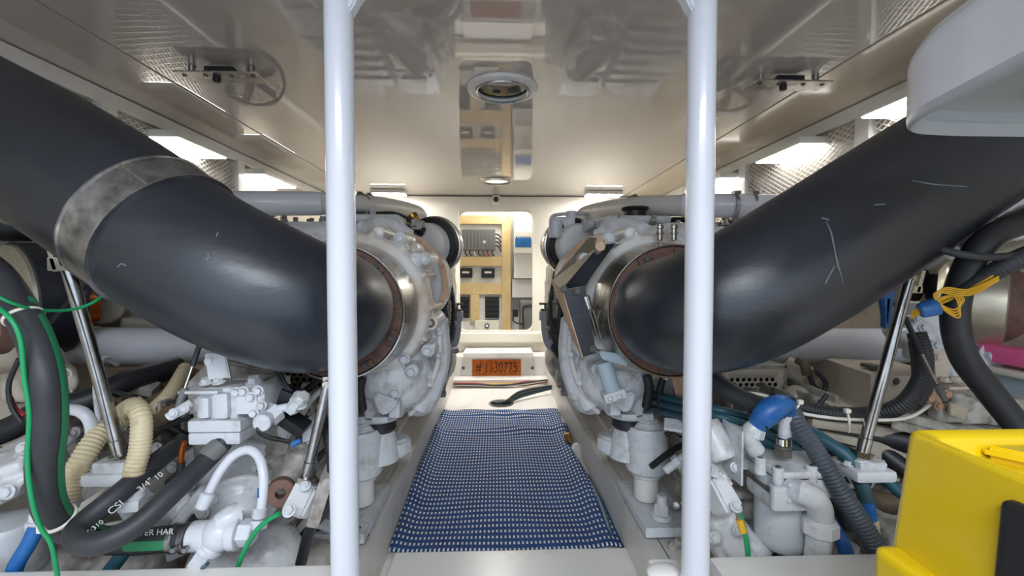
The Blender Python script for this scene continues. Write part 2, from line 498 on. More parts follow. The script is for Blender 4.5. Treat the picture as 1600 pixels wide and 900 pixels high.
# aisle floor and the two bearers
XL, XR = -.42, .495
MB().box2((XL, .9, -.12), (XR, 4.5, 0), bev=0).structure('floor_aisle', 'gel')
for nm, xa, xb in (('trim_9', XL, XL - .30), ('trim_10', XR, XR + .30)):
    s = 1 if xa > 0 else -1
    b = MB()
    b.box2((xa, .55, -.12), (xa + s * .05, 4.6, .19), bev=.004)
    b.box2((xa + s * .04, .55, .10), (xb, 4.6, .19), bev=.003)
    b.box2((xa + s * .125, .55, .17), (xb, 4.6, .212), bev=.005)
    b.structure(nm, 'rail')
# sills that close the aft end under the camera
b = MB(); b.box2((at(615, 862, 1.68).x, 1.22, -.1), (at(985, 862, 1.68).x, 1.69, at(800, 862, 1.68).z + .004), bev=.012, seg=3)
b.structure('floor_step', 'gel')
zl = at(440, 882, 1.00).z
MB().box2((-1.7, .2, zl - .10), (at(520, 0, 1.0).x, 1.00, zl), bev=.01).structure('trim_11', 'gel')
MB().box2((at(1118, 0, 1.0).x, .2, zl - .10), (1.7, 1.00, zl - .002), bev=.01).structure('trim_12', 'gel')

# forward compartment seen through the opening
YR = 5.45
MB().box2((-.75, YR, .3), (.85, YR + .05, 2.2), bev=0).structure('wall_forward', 'gel')
MB().box2((-.8, YB + .05, .3), (-.75, YR + .05, 2.2), bev=0).structure('wall_forward_left', 'gel')
MB().box2((.85, YB + .05, .3), (.9, YR + .05, 2.2), bev=0).structure('wall_forward_right', 'gel')
MB().box2((-.8, YB + .05, 2.15), (.9, YR + .05, 2.2), bev=0).structure('ceiling_forward', 'gel')
MB().box2((-.8, YB + .05, .25), (.9, YR + .05, .3), bev=0).structure('floor_forward', 'gel')
d = bpy.data.lights.new('forward_compartment_lamp', 'POINT'); d.energy = 11; d.shadow_soft_size = .12; d.color = (1, .95, .85)
o = bpy.data.objects.new('forward_compartment_lamp', d); COL.objects.link(o); o.location = (.1, 4.95, 2.0)

def pbox(b, x0, y0, x1, y1, Y, th, bev=.004):
    """box that shows as the given rectangle with its near face at depth Y"""
    p, q = at(x0, y0, Y), at(x1, y1, Y)
    return b.box2((p.x, Y, p.z), (q.x, Y + th, q.z), bev=bev)
# ---- timber frame
tf = thing('timber_frame', 'beige timber shelving frame standing in the compartment beyond the opening', 'frame', (0, 5.2, .3))
YT = 5.2
for nm, r in (('upright', (784, 322, 798, 530)), ('crosspiece', (690, 336, 784, 350)), ('crosspiece', (690, 401, 784, 416)),
              ('crosspiece', (690, 442, 784, 460)), ('upright', (735, 460, 749, 502))):
    b = MB(); pbox(b, *r, YT, .06, .006); b.part(nm, 'wood', tf)
b = MB(); pbox(b, 700, 322, 784, 522, YT + .062, .015, 0); b.part('back_panel', 'gel', tf)
# ---- boxes on it
def device(name, label, cat, r, Y, th, mat, group=None, fins=0, labelpatch=None):
    t = thing(name, label, cat, at((r[0] + r[2]) / 2, r[3], Y), group)
    b = MB(); pbox(b, *r, Y, th, .008)
    b.part('housing', mat, t)
    for k in range(fins):
        y = r[1] + (r[3] - r[1]) * (k + .7) / (fins + .4)
        f_ = MB(); pbox(f_, r[0] + 1.5, y - 1.6, r[2] - 1.5, y + 1.6, Y - .014, .02, .003); f_.part('terminal_cover', mat, t)
    if labelpatch:
        f_ = MB(); pbox(f_, *labelpatch, Y - .003 - (.014 if fins else 0), .004, 0); f_.part('sticker', 'whitew', t)
    return t
YD = YT + .01
t = device('engine_control_box', 'grey finned control box with cables on the top shelf of the frame', 'control box', (722, 358, 774, 391), YD - .03, .09, 'greyplast', labelpatch=(753, 376, 760, 380))
f_ = MB()
for k in range(9): pbox(f_, 725 + k * 5.6, 360, 727 + k * 5.6, 389, YD - .036, .008, .001)
f_.part('cooling_fins', 'greyplast', t)
for k in range(7):
    xx = 727 + k * 7; m_ = ['dark', 'dark', 'whitew', 'dark', 'redw', 'redw', 'dark'][k]
    MB().tube([at(xx, 390, YD), at(xx, 396, YD - .02), at(xx + 3, 400, YD - .01)], .007, 8).part('cable', m_, t)
for k in range(4):
    MB().tube([at(774, 366 + k * 6, YD), at(779, 367 + k * 6, YD - .01), at(783, 372 + k * 7, YD - .01)], .008, 8).part('cable', 'dark', t)
device('junction_box', 'small black junction box at the left on the middle shelf', 'junction box', (718, 419, 738, 434), YD, .05, 'black', 'junction boxes on the frame', labelpatch=(722, 424, 733, 427))
device('junction_box', 'small black junction box at the right on the middle shelf', 'junction box', (752, 419, 773, 434), YD, .05, 'black', 'junction boxes on the frame', labelpatch=(757, 424, 768, 427))
device('fuse_block', 'tall black fuse block half hidden at the left edge of the opening', 'fuse block', (716, 464, 733, 497), YD, .06, 'black', 'fuse blocks on the frame', 4)
device('fuse_block', 'tall black fuse block between the short upright and the long upright', 'fuse block', (758, 464, 780, 497), YD, .06, 'black', 'fuse blocks on the frame', 4)
t = device('switch_box', 'white switch box with round dial at the foot of the opening', 'switch box', (742, 501, 780, 524), YD - .05, .1, 'whitew')
b = MB(); b.rod(at(761, 509, YD - .05), at(761, 509, YD - .07), .03); b.part('dial', 'greyplast', t)
b = MB(); b.rod(at(761, 509, YD - .07), at(761, 509, YD - .08), .014); b.part('knob', 'chrome', t)
# ---- stepped locker at the right with a blue labelled carton
b = MB()
pbox(b, 803, 326, 850, 362, 5.1, .3, .006); pbox(b, 803, 396, 850, 435, 5.15, .25, .006); pbox(b, 800, 436, 850, 465, 5.25, .2, .006); pbox(b, 803, 355, 850, 440, 5.36, .06, .004)
b.thing('stepped_locker', 'gel', 'white stepped locker filling the right side of the opening', 'locker')
t = thing('document_carton', 'white carton with a blue label on the locker step', 'carton', at(818, 396, 5.1))
b = MB(); pbox(b, 803, 362, 850, 396, 5.08, .25, .006); b.part('carton_body', 'whitew', t)
b = MB(); pbox(b, 805, 372, 830, 386, 5.075, .006, 0); b.part('sticker', 'blue', t, label='blue printed label')
b = MB()
for k in range(7): pbox(b, 806 + k * 3.4, 369.5, 808 + k * 3.4, 372.5, 5.074, .004, 0)
b.part('tear_strip', 'blue', t)
t = thing('battery_charger', 'grey wall charger with a black plug and cable low in the opening', 'charger', at(822, 516, 5.0))
b = MB(); pbox(b, 813, 470, 850, 522, 5.0, .3, .03); b.part('housing', 'greyplast', t)
b = MB(); pbox(b, 801, 484, 810, 495, 5.1, .05, .004); b.part('plug', 'black', t)
b = MB(); b.tube([at(802, 494, 5.09), at(802, 501, 5.05), at(808, 505, 5.02), at(816, 506, 4.99)], .009, 8); b.part('cable', 'dark', t)
b = MB(); b.tube([at(818, 512, 4.99), at(817, 482, 4.98), at(824, 477, 4.98), at(834, 477, 4.98)], .008, 8); b.part('handle', 'dark', t)

# ---- number plate on the step
P0 = at(738, 562, 4.465); P1 = at(814, 587, 4.465)
t = thing('number_plate', 'copper coloured plate stamped with a number on the step', 'plate', ((P0.x + P1.x) / 2, 4.465, P1.z))
MB().box2((P0.x, 4.455, P0.z), (P1.x, 4.469, P1.z), bev=.002).part('plate', 'copper', t)
text('# 1130775', .155, ((P0.x + P1.x) / 2, 4.4545, (P0.z + P1.z) / 2), (1, 0, 0), (0, 0, 1), 'blacktext', 'stamped_number', t, sx=.62, ext=.0008)
for x in (724, 832):
    p = at(x, 575, 4.46); MB().hexb(p, (0, -1, 0), .012, .01).thing('bolt', 'seam', 'dark bolt head %s the copper plate on the step' % ('left of' if x < 776 else 'right of'), 'bolt', 'bolts in the step')

# ---- security camera over the opening
t = thing('security_camera', 'small white camera with a black eye above the opening', 'camera', at(775, 320, YB - .02))
p = at(775, 313, YB)
b = MB(); b.rod(p + V((0, .01, 0)), p + V((0, -.03, 0)), .05); b.box(p + V((0, -.05, 0)), (.085, .06, .085), bev=.02, seg=3); b.part('shell', 'gel', t)
b = MB(); b.sphere(p + V((0, -.085, -.005)), .028); b.part('lens', 'lens', t)
p = at(574, 277, YB)
b = MB(); b.box(p + V((0, -.02, .12)), (.07, .045, .16), bev=.012)
b.box(p + V((0, -.035, .05)), (.05, .05, .04), bev=.01); b.thing('wall_sensor', 'gel', 'small white sensor box high on the forward bulkhead beside the left post', 'sensor')

# ---- LED strip lights
def led(px, py, Y0, Y1, x0, x1, zl, label, mt='led'):
    t = thing('strip_light', label, 'light', ((x0 + x1) / 2, (Y0 + Y1) / 2, zl), 'LED strip lights')
    MB().box2((x0, Y0, zl + .006), (x1, Y1, zl + .045), bev=.008).part('light_housing', 'gel', t)
    MB().box2((x0 + .008, Y0 + .008, zl), (x1 - .008, Y1 - .008, zl + .014), bev=.004).part('diffuser', mt, t)
    return t
zl_ = CAMZ + .68
led(0, 0, 2.32, 2.74, -1.76, -1.59, zl_, 'lit white strip light on the left hull beside the wire mesh')
led(0, 0, 3.16, 3.66, -1.76, -1.59, zl_, 'lit white strip light above the white pipe at left, past the mesh')
led(0, 0, 1.50, 1.94, 1.59, 1.76, zl_, 'lit white strip light tucked behind the big white rounded casing')
led(0, 0, 2.32, 2.74, 1.59, 1.76, zl_, 'lit white strip light on the right hull above the black exhaust hose')
led(0, 0, 3.16, 3.66, 1.59, 1.76, zl_, 'lit white strip light just right of the right post')
zc_ = ZC - .047
led(0, 0, 4.38, 4.52, at(578, 0, 4.45).x, at(632, 0, 4.45).x, zc_, 'lit ceiling strip light by the bulkhead behind the left engine', 'led_far')
led(0, 0, 4.38, 4.52, at(916, 0, 4.45).x, at(973, 0, 4.45).x, zc_, 'lit ceiling strip light by the bulkhead behind the right engine', 'led_far')

# ---- expanded wire mesh panels along the hull
def mesh_panel(s, Y0, Y1, z0, z1, label, mat='gel', cell=.05, lean=0.0):
    b = MB(); r = .0028
    x = s * (XW - .022)
    def seg2(a, c):
        (ya, za), (yc, zc2) = a, c
        pts = [(ya, za), (yc, zc2)]
        b.tube([V((x - s * lean * (z1 - za), ya, za)), V((x - s * lean * (z1 - zc2), yc, zc2))], r, 4, step=9, n=2, caps=False)
    H = z1 - z0; k = Y0 - H * 1.8
    while k < Y1:
        for sg in (1, -1):
            # diagonals of slope 1.8 along Y
            ya, za, yb, zb = (k, z0, k + H * 1.8, z1) if sg > 0 else (k, z1, k + H * 1.8, z0)
            if ya < Y0: za += (zb - za) * (Y0 - ya) / (yb - ya); ya = Y0
            if yb > Y1:
                zb = za + (zb - za) * (Y1 - ya) / (yb - ya) if yb - ya > 1e-6 else zb; yb = Y1
            if yb - ya > .01: seg2((ya, za), (yb, zb))
        k += cell
    return b.thing('wire_mesh_panel', mat, label, 'mesh panel', 'wire mesh panels along the hull')
for s, w in ((-1, 'left'), (1, 'right')):
    mesh_panel(s, 1.15, 2.02, 1.30, ZC - .08, 'pale diamond wire mesh on the %s hull nearest the camera' % w)
    mesh_panel(s, 2.12, 3.05, 1.30, ZC - .08, 'pale diamond wire mesh around the strip light on the %s hull' % w)
    for Y, q in ((2.03, 'between the mesh panels'), (3.06, 'beyond the mesh panels')):
        b = MB(); b.box2((s * XW, Y, 1.05), (s * (XW - .045), Y + .085, ZC - .06), bev=.006)
        b.hexb((s * (XW - .045), Y + .02, 1.62), (-s, 0, 0), .016, .012)
        b.thing('hull_frame_post', 'gel', 'white upright frame on the %s hull %s' % (w, q), 'post', 'frames on the hull')
    b = MB(); b.box2((s * XW, 1.1, 1.27), (s * (XW - .05), 4.6, 1.31), bev=.006)
    b.thing('hull_shelf_rail', 'gel', 'long white rail along the foot of the wire mesh on the %s hull' % w, 'rail')
b = MB(); b.box2((-XW + .001, .9, 1.60), (-XW + .07, 1.55, 1.70), bev=.005)
t = b.thing('light_bracket', 'gel', 'white channel bracket on the left hull above the exhaust hose', 'bracket')
b = MB(); b.box2((-XW + .071, .9, 1.615), (-XW + .08, 1.56, 1.63), bev=.003); b.part('rubber_edge', 'dark', t)
mesh_panel(1, 2.1, 3.6, 1.06, 1.26, 'dark diamond grille low on the right hull beside the air pipe', 'dark', .045)

# ---- round ventilation grilles behind the pipes
for s, w in ((-1, 'left'), (1, 'right')):
    c = V((s * 1.60, 3.05, 1.42)); ax = V((-s * .5, -1, 0)).normalized()
    t = thing('ventilation_fan', 'round black wire guarded fan behind the white air pipe at %s' % w, 'fan', c + V((0, 0, -.19)), 'fans behind the engines')
    b = MB()
    for k in range(7): b.ring(c, ax, .03 + k * .024, .034 + k * .024, .004, 40, .0005)
    for k in range(24):
        a = k * 2 * PI / 24; u_, w_, d_ = frame_of(ax)
        b.rod(c, c + (u_ * math.cos(a) + w_ * math.sin(a)) * .18, .0018, seg=5)
    b.part('wire_guard', 'dark', t)
    b = MB(); b.ring(c, -ax, .175, .19, .06); b.part('fan_rim', 'dark', t)
    b = MB(); b.rod(c - ax * .03, c - ax * .055, .04)
    u_, w_, d_ = frame_of(ax)
    for k in range(5):
        a = k * 2 * PI / 5; q = (u_ * math.cos(a) + w_ * math.sin(a))
        b.box(c - ax * .04 + q * .1, (.12, .05, .004), R=Matrix((q, d_.cross(q), d_)).transposed(), bev=.001)
    b.part('impeller', 'greyplast', t)

# ---- ceiling fittings
def recessed(px, py, rad, lens, label):
    Y = (ZC - CAMZ) * F / (428 - py)
    c = at(px, py, Y); c.z = ZC
    t = thing('recessed_ceiling_lamp', label, 'light', c + V((0, 0, -.03)), 'round recessed ceiling lamps')
    b = MB(); b.lathe([(rad * .70, .004), (rad * .74, .014), (rad * .84, .020), (rad * .97, .012), (rad, .0)], c, (0, 0, -1), 56)
    b.part('lamp_rim', 'gel' if lens == 'lens' else 'steel', t)
    if lens != 'lens':
        ld = bpy.data.lights.new('recessed_lamp_light', 'SPOT'); ld.energy = 60; ld.spot_size = math.radians(130); ld.spot_blend = .6; ld.shadow_soft_size = .09; ld.color = (1, .98, .92)
        lo_ = bpy.data.objects.new('recessed_lamp_light', ld); COL.objects.link(lo_); lo_.location = c + V((0, 0, -.035))
    b = MB(); b.lathe([(rad * .70, .018), (rad * .745, .021), (rad * .76, .014)], c, (0, 0, -1), 56); b.part('inner_ring', 'steel', t)
    b = MB(); b.lathe([(0, .0075), (rad * .4, .0075), (rad * .71, .004), (rad * .71, 0)], c, (0, 0, -1), 48); b.part('lamp_glass', lens, t)
recessed(785, 142, .157, 'lens', 'large unlit round ceiling lamp with dark glass and white rim')
recessed(776, 283, .150, 'led_soft', 'dimly lit round ceiling lamp over the forward opening')
def latch(px, py, s, w):
    Y = (ZC - CAMZ) * F / (428 - py + 10)
    c = at(px, py, Y); c.z = ZC - .045
    t = thing('hatch_latch', 'steel latch plate on stubby standoffs under the ceiling at %s' % w, 'latch', c, 'hatch latches under the ceiling')
    MB().box(c, (.31, .10, .006), bev=.002).part('plate', 'steel', t)
    for k in (-.115, .115):
        MB().rod(c + V((k, 0, .003)), V((c.x + k, c.y, ZC)), .013, seg=16).part('standoff', 'steel', t)
    b = MB(); b.box(c + V((0, 0, .02)), (.11, .05, .025), bev=.004); b.rod(c + V((-.02, 0, 0)), c + V((-.02, 0, -.02)), .014)
    b.part('catch', 'dark', t)
    b = MB()
    for k in (-.13, -.05, .05, .13): b.lathe([(0, .003), (.008, .003), (.009, 0)], c + V((k, -.02, -.003)), (0, 0, -1), 12)
    b.part('screws', 'seam', t)
latch(347, 124, -1, 'left'); latch(1231, 124, 1, 'right')

# ---- posts
def post(px, w, gx):
    c = at(px, 428, .9); x = c.x; r = .0278
    t = thing('support_post', 'glossy white tubular post standing at the %s of the aisle' % w, 'post', (x, .9, zl - .1 if gx > 0 else .4), 'pair of white posts')
    MB().lathe([(r, 0), (r, ZC - .40)], (x, .9, .40), (0, 0, 1), 40).part('tube', 'pole', t)
    b = MB(); b.lathe([(0, .042), (r + .001, .042), (r + .004, .03), (r + .03, .02), (r + .04, .008), (r + .04, 0), (0, 0)], (x, .9, .41), (0, 0, 1), 36)
    b.part('foot', 'pole', t)
    # rounded corner knee at the head
    top = at(px, -20, .9).z
    b = MB(); s = gx
    pts = [(x, .9, top - .04)] ; 
    b.prism([(0, 0), (0, -.06), (.012, -.045), (.02, -.028), (.045, 0)], (x + s * r * .7, .9, at(px, 5, .9).z + .03), (s, 0, 0), (0, 0, 1), .03, .004)
    b.part('knee_gusset', 'pole', t)
post(531 + 3, 'left', 1); post(1092, 'right', -1)
# head beam running between the posts just above the picture
xa, xb = at(534, 428, .9).x, at(1092, 428, .9).x
b = MB(); b.rod((xa - .02, .9, at(800, -25, .9).z + .03), (xb + .02, .9, at(800, -25, .9).z + .03), .026)
b.thing('head_rail', 'pole', 'white tubular rail joining the tops of the two posts', 'rail')
b = MB(); c = at(1042, 893, .93); b.sphere(c + V((0, .01, -.01)), .04, (1.0, .8, .35)); b.box(c + V((.01, .02, -.02)), (.07, .07, .03), bev=.01)
b.thing('foot_pad', 'gel', 'rounded white pad beside the foot of the right post', 'pad')

# ---- mat
def mat_z(x, y):
    z = .008
    z += .030 * math.exp(-((y - 3.02) / .07) ** 2) * (0.8 + .3 * math.sin(x * 5))
    z += .020 * math.exp(-((y - 3.36) / .05) ** 2) * (1 + .6 * math.sin(x * 9 + 1))
    z += .045 * math.exp(-((x - XL - .01) / .045) ** 2) * (0.6 + .4 * math.sin(y * 3.1))
    z += .035 * math.exp(-((x - XR + .05) / .05) ** 2) * (0.6 + .4 * math.sin(y * 2.7 + 1))
    z += .005 * math.sin(x * 11 + y * 4) * math.sin(y * 7)
    return z
bm = bmesh.new(); nx, ny = 70, 170; rows = []
for j in range(ny + 1):
    y = 1.70 + (3.50 - 1.70) * j / ny; row = []
    xr = XR - .004 - (.05 * math.exp(-((y - 2.65) / .22) ** 2) + .03 * math.exp(-((y - 3.1) / .15) ** 2)) - .012 * math.sin(y * 6)
    xl = XL + .004
    for i in range(nx + 1):
        x = xl + (xr - xl) * i / nx
        yy = y + (.012 * math.sin(x * 9 + 2) + .01 * math.sin(x * 23)) * (j / ny)
        row.append(bm.verts.new((x, yy, mat_z(x, y) + .004)))
    rows.append(row)
for j in range(ny):
    for i in range(nx): bm.faces.new((rows[j][i], rows[j][i + 1], rows[j + 1][i + 1], rows[j + 1][i]))
b = MB(); b.bm.free(); b.bm = bm
o = b.thing('floor_mat', 'mat', 'blue woven mat with rows of white dashes lying in the aisle', 'mat', angle=180)
sd = o.modifiers.new('thickness', 'SOLIDIFY'); sd.thickness = .006; sd.offset = -1
for f_ in o.data.polygons: pass

# ---- small things at the forward end of the aisle
t = thing('drain_recess', 'oval drain with black and teal cables near the far end of the mat', 'drain', at(780, 632, 3.72) )
c = at(783, 632, 3.70); c.z = .003
b = MB(); b.lathe([(.085, .0), (.09, .006), (.10, .006), (.105, 0)], c, (0, 0, 1), 36); b.part('drain_rim', 'steel', t)
b = MB(); b.lathe([(0, .001), (.086, .001)], c, (0, 0, 1), 36); b.part('drain_bowl', 'black', t)
for k in range(4):
    MB().tube([at(768 + k * 3, 632, 3.7) + V((0, 0, .02)), at(790, 636 - k, 3.68) + V((0, 0, .03)), at(815, 626 - k, 3.8) + V((0, 0, .035 + .01 * k)), at(862, 615 - k, 4.0) + V((0, 0, .05))], .011, 10).thing(
        'drain_cable', 'dark' if k % 2 else 'teal', ['teal cable entering the floor drain nearest the mat', 'black cable second from the mat in the floor drain', 'teal cable third from the mat in the floor drain', 'black cable farthest from the mat in the floor drain'][k], 'cable', 'cables in the floor drain')
cols = ['orange', 'yelloww', 'redw', 'brownhose', 'whitew', 'greyhose']
for k in range(6):
    yy = 4.26 - k * .012
    pts = [V((XL + .01, yy, .02 + .012 * (k % 3))), V((-.2, yy + .01, .012 + .012 * (k % 3))), V((.05, yy, .016 + .012 * (k % 2))), V((.28, yy + .008 * (k % 3), .02 + .014 * (k % 3))), V((XR - .01, yy + .03, .03 + .008 * k))]
    MB().tube(pts, .0075, 8).thing('bilge_wire', cols[k], '%s wire lying across the floor at the foot of the step' % ['orange', 'yellow', 'red', 'brown', 'white', 'grey'][k], 'wire', 'wires across the floor')
t = thing('float_switch', 'white domed pump with a brass fitting at the right edge of the mat', 'pump', at(897, 728, 2.52))
c = at(901, 716, 2.62)
b = MB(); b.sphere(c, .075, (.55, .8, 1.25)); b.part('pump_body', 'gel', t)
b = MB(); b.rod(c + V((-.03, .1, .06)), c + V((-.045, .1, .115)), .02); b.part('fitting', 'brass', t)
b = MB(); b.rod(c + V((-.045, .1, -.02)), c + V((-.03, .1, .06)), .017); b.part('red_cap', 'redw', t)
MB().tube([V((XR - .03, 1.75, .012)), V((XR - .022, 2.0, .03)), V((XR - .02, 2.3, .02))], .012, 8).thing('bilge_hose', 'teal', 'teal hose tucked between the mat and the right bearer', 'hose')
# ------------------------------------------------------------------ the two big exhaust hoses
def hose_radius_ring(path_pts, k, r0, w, r1):
    pass
def exhaust(name, label, pts, r, clamps, seg=64):
    r = [r, r, r, r, r, r * .99, r * .965, r * .94, r * .935]
    b = MB(); b.tube(pts, r, seg, step=.012, n=160)
    o = b.thing(name, 'exhaust', label, 'hose', angle=60)
    path = smooth_path(pts, 160)
    for px0 in clamps:
        # clamp ring centred where the path passes the given point
        c = px0[0]; i = min(range(1, len(path) - 1), key=lambda j: (path[j] - c).length)
        d = (path[i + 1] - path[i - 1]).normalized(); w = px0[1]
        b = MB(); q = path[i] - d * w / 2; R0 = (r if isinstance(r, (int, float)) else max(r)) + .001
        b.lathe([(R0 - .01, 0), (R0 + .006, 0), (R0 + .006, .004), (R0 + .003, .006), (R0 + .003, w - .006), (R0 + .006, w - .004), (R0 + .006, w), (R0 - .01, w)], q, d, 72)
        cb = b.part('clamp_band', 'band', o)
        u_, w_, d_ = frame_of(d)
        toward = (V((0, 0, CAMZ)) - path[i]); toward = (toward - d * toward.dot(d)).normalized()
        side = d.cross(toward)
        for an in (-.35, ):
            n_ = (toward * math.cos(an) + side * math.sin(an))
            R_ = Matrix((d, n_.cross(d), n_)).transposed()
            b = MB(); b.box(path[i] + n_ * (R0 + .005), (w * .9, .006, .004), R=R_, bev=.001); b.part('band_seam', 'steel', cb)
    return o
RE = .168
LH = [at(-130, 130, 1.22), at(-60, 172, 1.20), at(60, 238, 1.15), at(175, 310, 1.10), at(300, 398, 1.06), at(400, 450, 1.05), at(475, 478, 1.10), at(517, 482, 1.22), at(531, 482, 1.34), at(534, 482, 1.40)]
LX = exhaust('exhaust_hose', 'huge slate black exhaust hose with a steel band sweeping down from the left hull', LH, RE, [(at(248, 366, 1.08), .085)])
scuffs(LX, [[(322, 408), (326, 402), (325, 396)], [(183, 418), (190, 412), (198, 416)], [(338, 370), (341, 362)]], .0014)
RH = [at(1672, 140, 1.22), at(1635, 165, 1.215), at(1560, 210, 1.19), at(1460, 272, 1.15), at(1350, 345, 1.10), at(1240, 415, 1.07), at(1150, 465, 1.07), at(1085, 487, 1.14), at(1048, 488, 1.26), at(1043, 486, 1.36), at(1042, 485, 1.41)]
RX = exhaust('exhaust_hose', 'huge slate black exhaust hose with white scuffs running up to the right hull', RH, RE, [(at(1552, 216, 1.20), .07)])
scuffs(RX, [[(1290, 345), (1298, 362), (1303, 385), (1308, 410), (1317, 440)], [(1304, 416), (1296, 430), (1289, 444)], [(1283, 340), (1296, 344)], [(1425, 282), (1460, 288), (1512, 292)], [(1366, 320), (1384, 319)]], .0018)

# ------------------------------------------------------------------ engines
def bolts_ring(b, c, ax, r, n, br=.009, h=.012, a0=0.0, arc=2 * PI):
    u_, w_, d_ = frame_of(V(ax))
    for k in range(n):
        a = a0 + arc * k / n
        b.hexb(c + (u_ * math.cos(a) + w_ * math.sin(a)) * r, d_, br, h, washer=False)

def engine(s):
    w = 'left' if s < 0 else 'right'
    rnd = random.Random(11 if s < 0 else 23)
    def P(px, py, Y):
        p = at(px, py, Y)
        if s > 0: p.x = .062 - p.x
        return p
    X = lambda x: x if s < 0 else .062 - x
    def B(x0, y0, z0, x1, y1, z1, b, bev=.01): b.box2((X(x0), y0, z0), (X(x1), y1, z1), bev=bev); return b
    t = thing('marine_engine', 'white marine diesel engine on the %s, %s' % (w, 'its steel banded outlet without a heat shield' if s < 0 else 'a folded heat shield over its outlet'),
              'engine', (X(-.85), 2.6, .2), 'pair of marine engines')
    # crankcase and cylinder banks
    b = MB()
    B(-.52, 1.95, .36, -1.16, 3.85, .86, b, .04)
    B(-.50, 2.0, .80, -.74, 3.8, 1.16, b, .04); B(-.96, 2.0, .80, -1.20, 3.8, 1.16, b, .04)
    for k in range(8):
        y = 2.08 + k * .22
        B(-.455, y, .45, -.55, y + .05, .98, b, .012)
        b.sphere((X(-.47), y + .13, .62), .075, (.6, 1, 1)); b.sphere((X(-.46), y + .13, .86), .06, (.6, 1, 1))
    B(-.43, 2.0, .70, -.55, 3.8, .735, b, .01)
    b.part('crankcase', 'engine2', t, remesh=.012, smooth=3)
    bolt_parts('side_bolt', 'engine', t, [((X(-.44), 2.20 + k * .22, z), (-s * 1, 0, 0), .012, .014) for k in range(8) for z in (.52, .70, .95)])
    for k in range(4):
        b = MB(); y = 2.06 + k * .44
        B(-.46, y, 1.12, -.78, y + .40, 1.235, b, .03); B(-.52, y + .06, 1.23, -.72, y + .34, 1.26, b, .012)
        for dx in (-.49, -.75):
            for dy in (.04, .36): b.hexb((X(dx), y + dy, 1.235), (0, 0, 1), .011, .014)
        b.part('rocker_cover', 'engine', t)
        b = MB(); B(-.92, y, 1.12, -1.24, y + .40, 1.235, b, .03); B(-.98, y + .06, 1.23, -1.18, y + .34, 1.26, b, .012); b.part('rocker_cover', 'engine', t)
    b = MB(); B(-.74, 2.0, 1.14, -.98, 3.5, 1.30, b, .04)
    for k in range(10): B(-.76, 2.05 + k * .14, 1.30, -.96, 2.09 + k * .14, 1.315, b, .004)
    b.part('intercooler', 'engine', t)
    # sump
    b = MB(); B(-.62, 2.0, .14, -1.08, 3.7, .38, b, .05); b.part('oil_pan', 'engine2', t)

    # turbo and outlet
    C = P(548, 484, 1.50); C.z = at(548, 484, 1.46).z
    b = MB()
    b.lathe([(0, 0), (.19, .0), (.222, .03), (.247, .042), (.258, .07), (.254, .12), (.243, .20), (.232, .28), (.226, .36), (.20, .40), (0, .40)], C, (0, 1, 0), 64)
    for k in range(14):
        a = k * 2 * PI / 14; q = V((math.cos(a), 0, math.sin(a)))
        b.box(C + q * .245 + V((0, .16, 0)), (.05, .22, .014), R=Matrix((q, V((0, 1, 0)), q.cross(V((0, 1, 0))))).transposed(), bev=.003)
    b.lathe([(.0, .05), (.2, .03)], C, (0, 1, 0), 64)
    # bosses and flow lumps on its face
    for px, py, r in ((648, 407, .034), (664, 404, .026), (672, 505, .034), (655, 530, .030), (640, 548, .028), (625, 372, .028), (590, 362, .026)):
        p = P(px, py, 1.575); b.rod(p + V((0, .14, 0)), p, r * 1.2, r * .8)
    b.box(P(640, 470, 1.72), (.16, .2, .30), bev=.05); b.box(P(612, 400, 1.76), (.24, .2, .12), bev=.04)
    b.part('turbine_housing', 'turbo', t, remesh=.006, smooth=2, disp=.005)
    bolt_parts('housing_bolt', 'clean', t, [(P(px, py, 1.57), (0, -1, 0), .015, .014) for px, py in ((648, 407), (655, 530), (625, 372), (664, 404))])
    b = MB(); b.tube([P(648, 534, 1.585), P(662, 538, 1.59), P(676, 537, 1.62)], .005, 8); b.part('joint_seam', 'seam', t)
    b = MB(); b.sphere(P(666, 488, 1.60), .024, (.8, .4, 1.5)); b.part('scorch_patch', 'tan', t)
    for px, py in ((655, 530), (672, 505)):
        p = P(px, py, 1.565); b = MB(); b.ring(p, (0, 1, 0), .008, .016, .01, 20); b.part('rusty_plug', 'rust', t)
    G = P(619, 442, 1.885)
    b = MB(); b.ring(G, (0, 1, 0), .19, .214, .014, 72)
    bolts_ring(b, G + V((0, .0, 0)), (0, -1, 0), .203, 18, .008, .01)
    b.part('scorched_gasket_flange', 'tan', t)
    b = MB(); b.lathe([(.12, .0), (.200, .0), (.206, .02), (.206, .25), (.19, .30), (.12, .30)], G + V((0, .014, 0)), (0, 1, 0), 56); b.part('bell_housing', 'engine', t)
    # rusted outlet flange and stainless band
    O_ = V((C.x - s * .0, 1.365, C.z))
    b = MB(); b.lathe([(.150, .0), (.170, -.006), (.198, -.004), (.201, .01), (.201, .05), (.15, .05)], O_, (0, 1, 0), 72)
    for k in range(10):
        a = k * 2 * PI / 10 + .2
        p = O_ + V((math.cos(a) * .184, -.008, math.sin(a) * .184)); b.box(p, (.05, .012, .022), rot=(0, -a + PI / 2, 0), bev=.004)
    b.part('outlet_flange', 'rust', t)
    for k in range(10):
        a = k * 2 * PI / 10 + .2; b = MB()
        b.hexb(O_ + V((math.cos(a) * .184, -.014, math.sin(a) * .184)), (0, -1, 0), .009, .010); b.part('flange_bolt', 'seam', t)
    b = MB(); b.lathe([(.200, .0), (.2025, -.004), (.2065, -.004), (.2075, .0), (.222, .14), (.219, .146), (.200, .14)], O_ + V((0, -.003, 0)), (0, 1, 0), 80)
    b.part('outlet_band', 'steel', t)
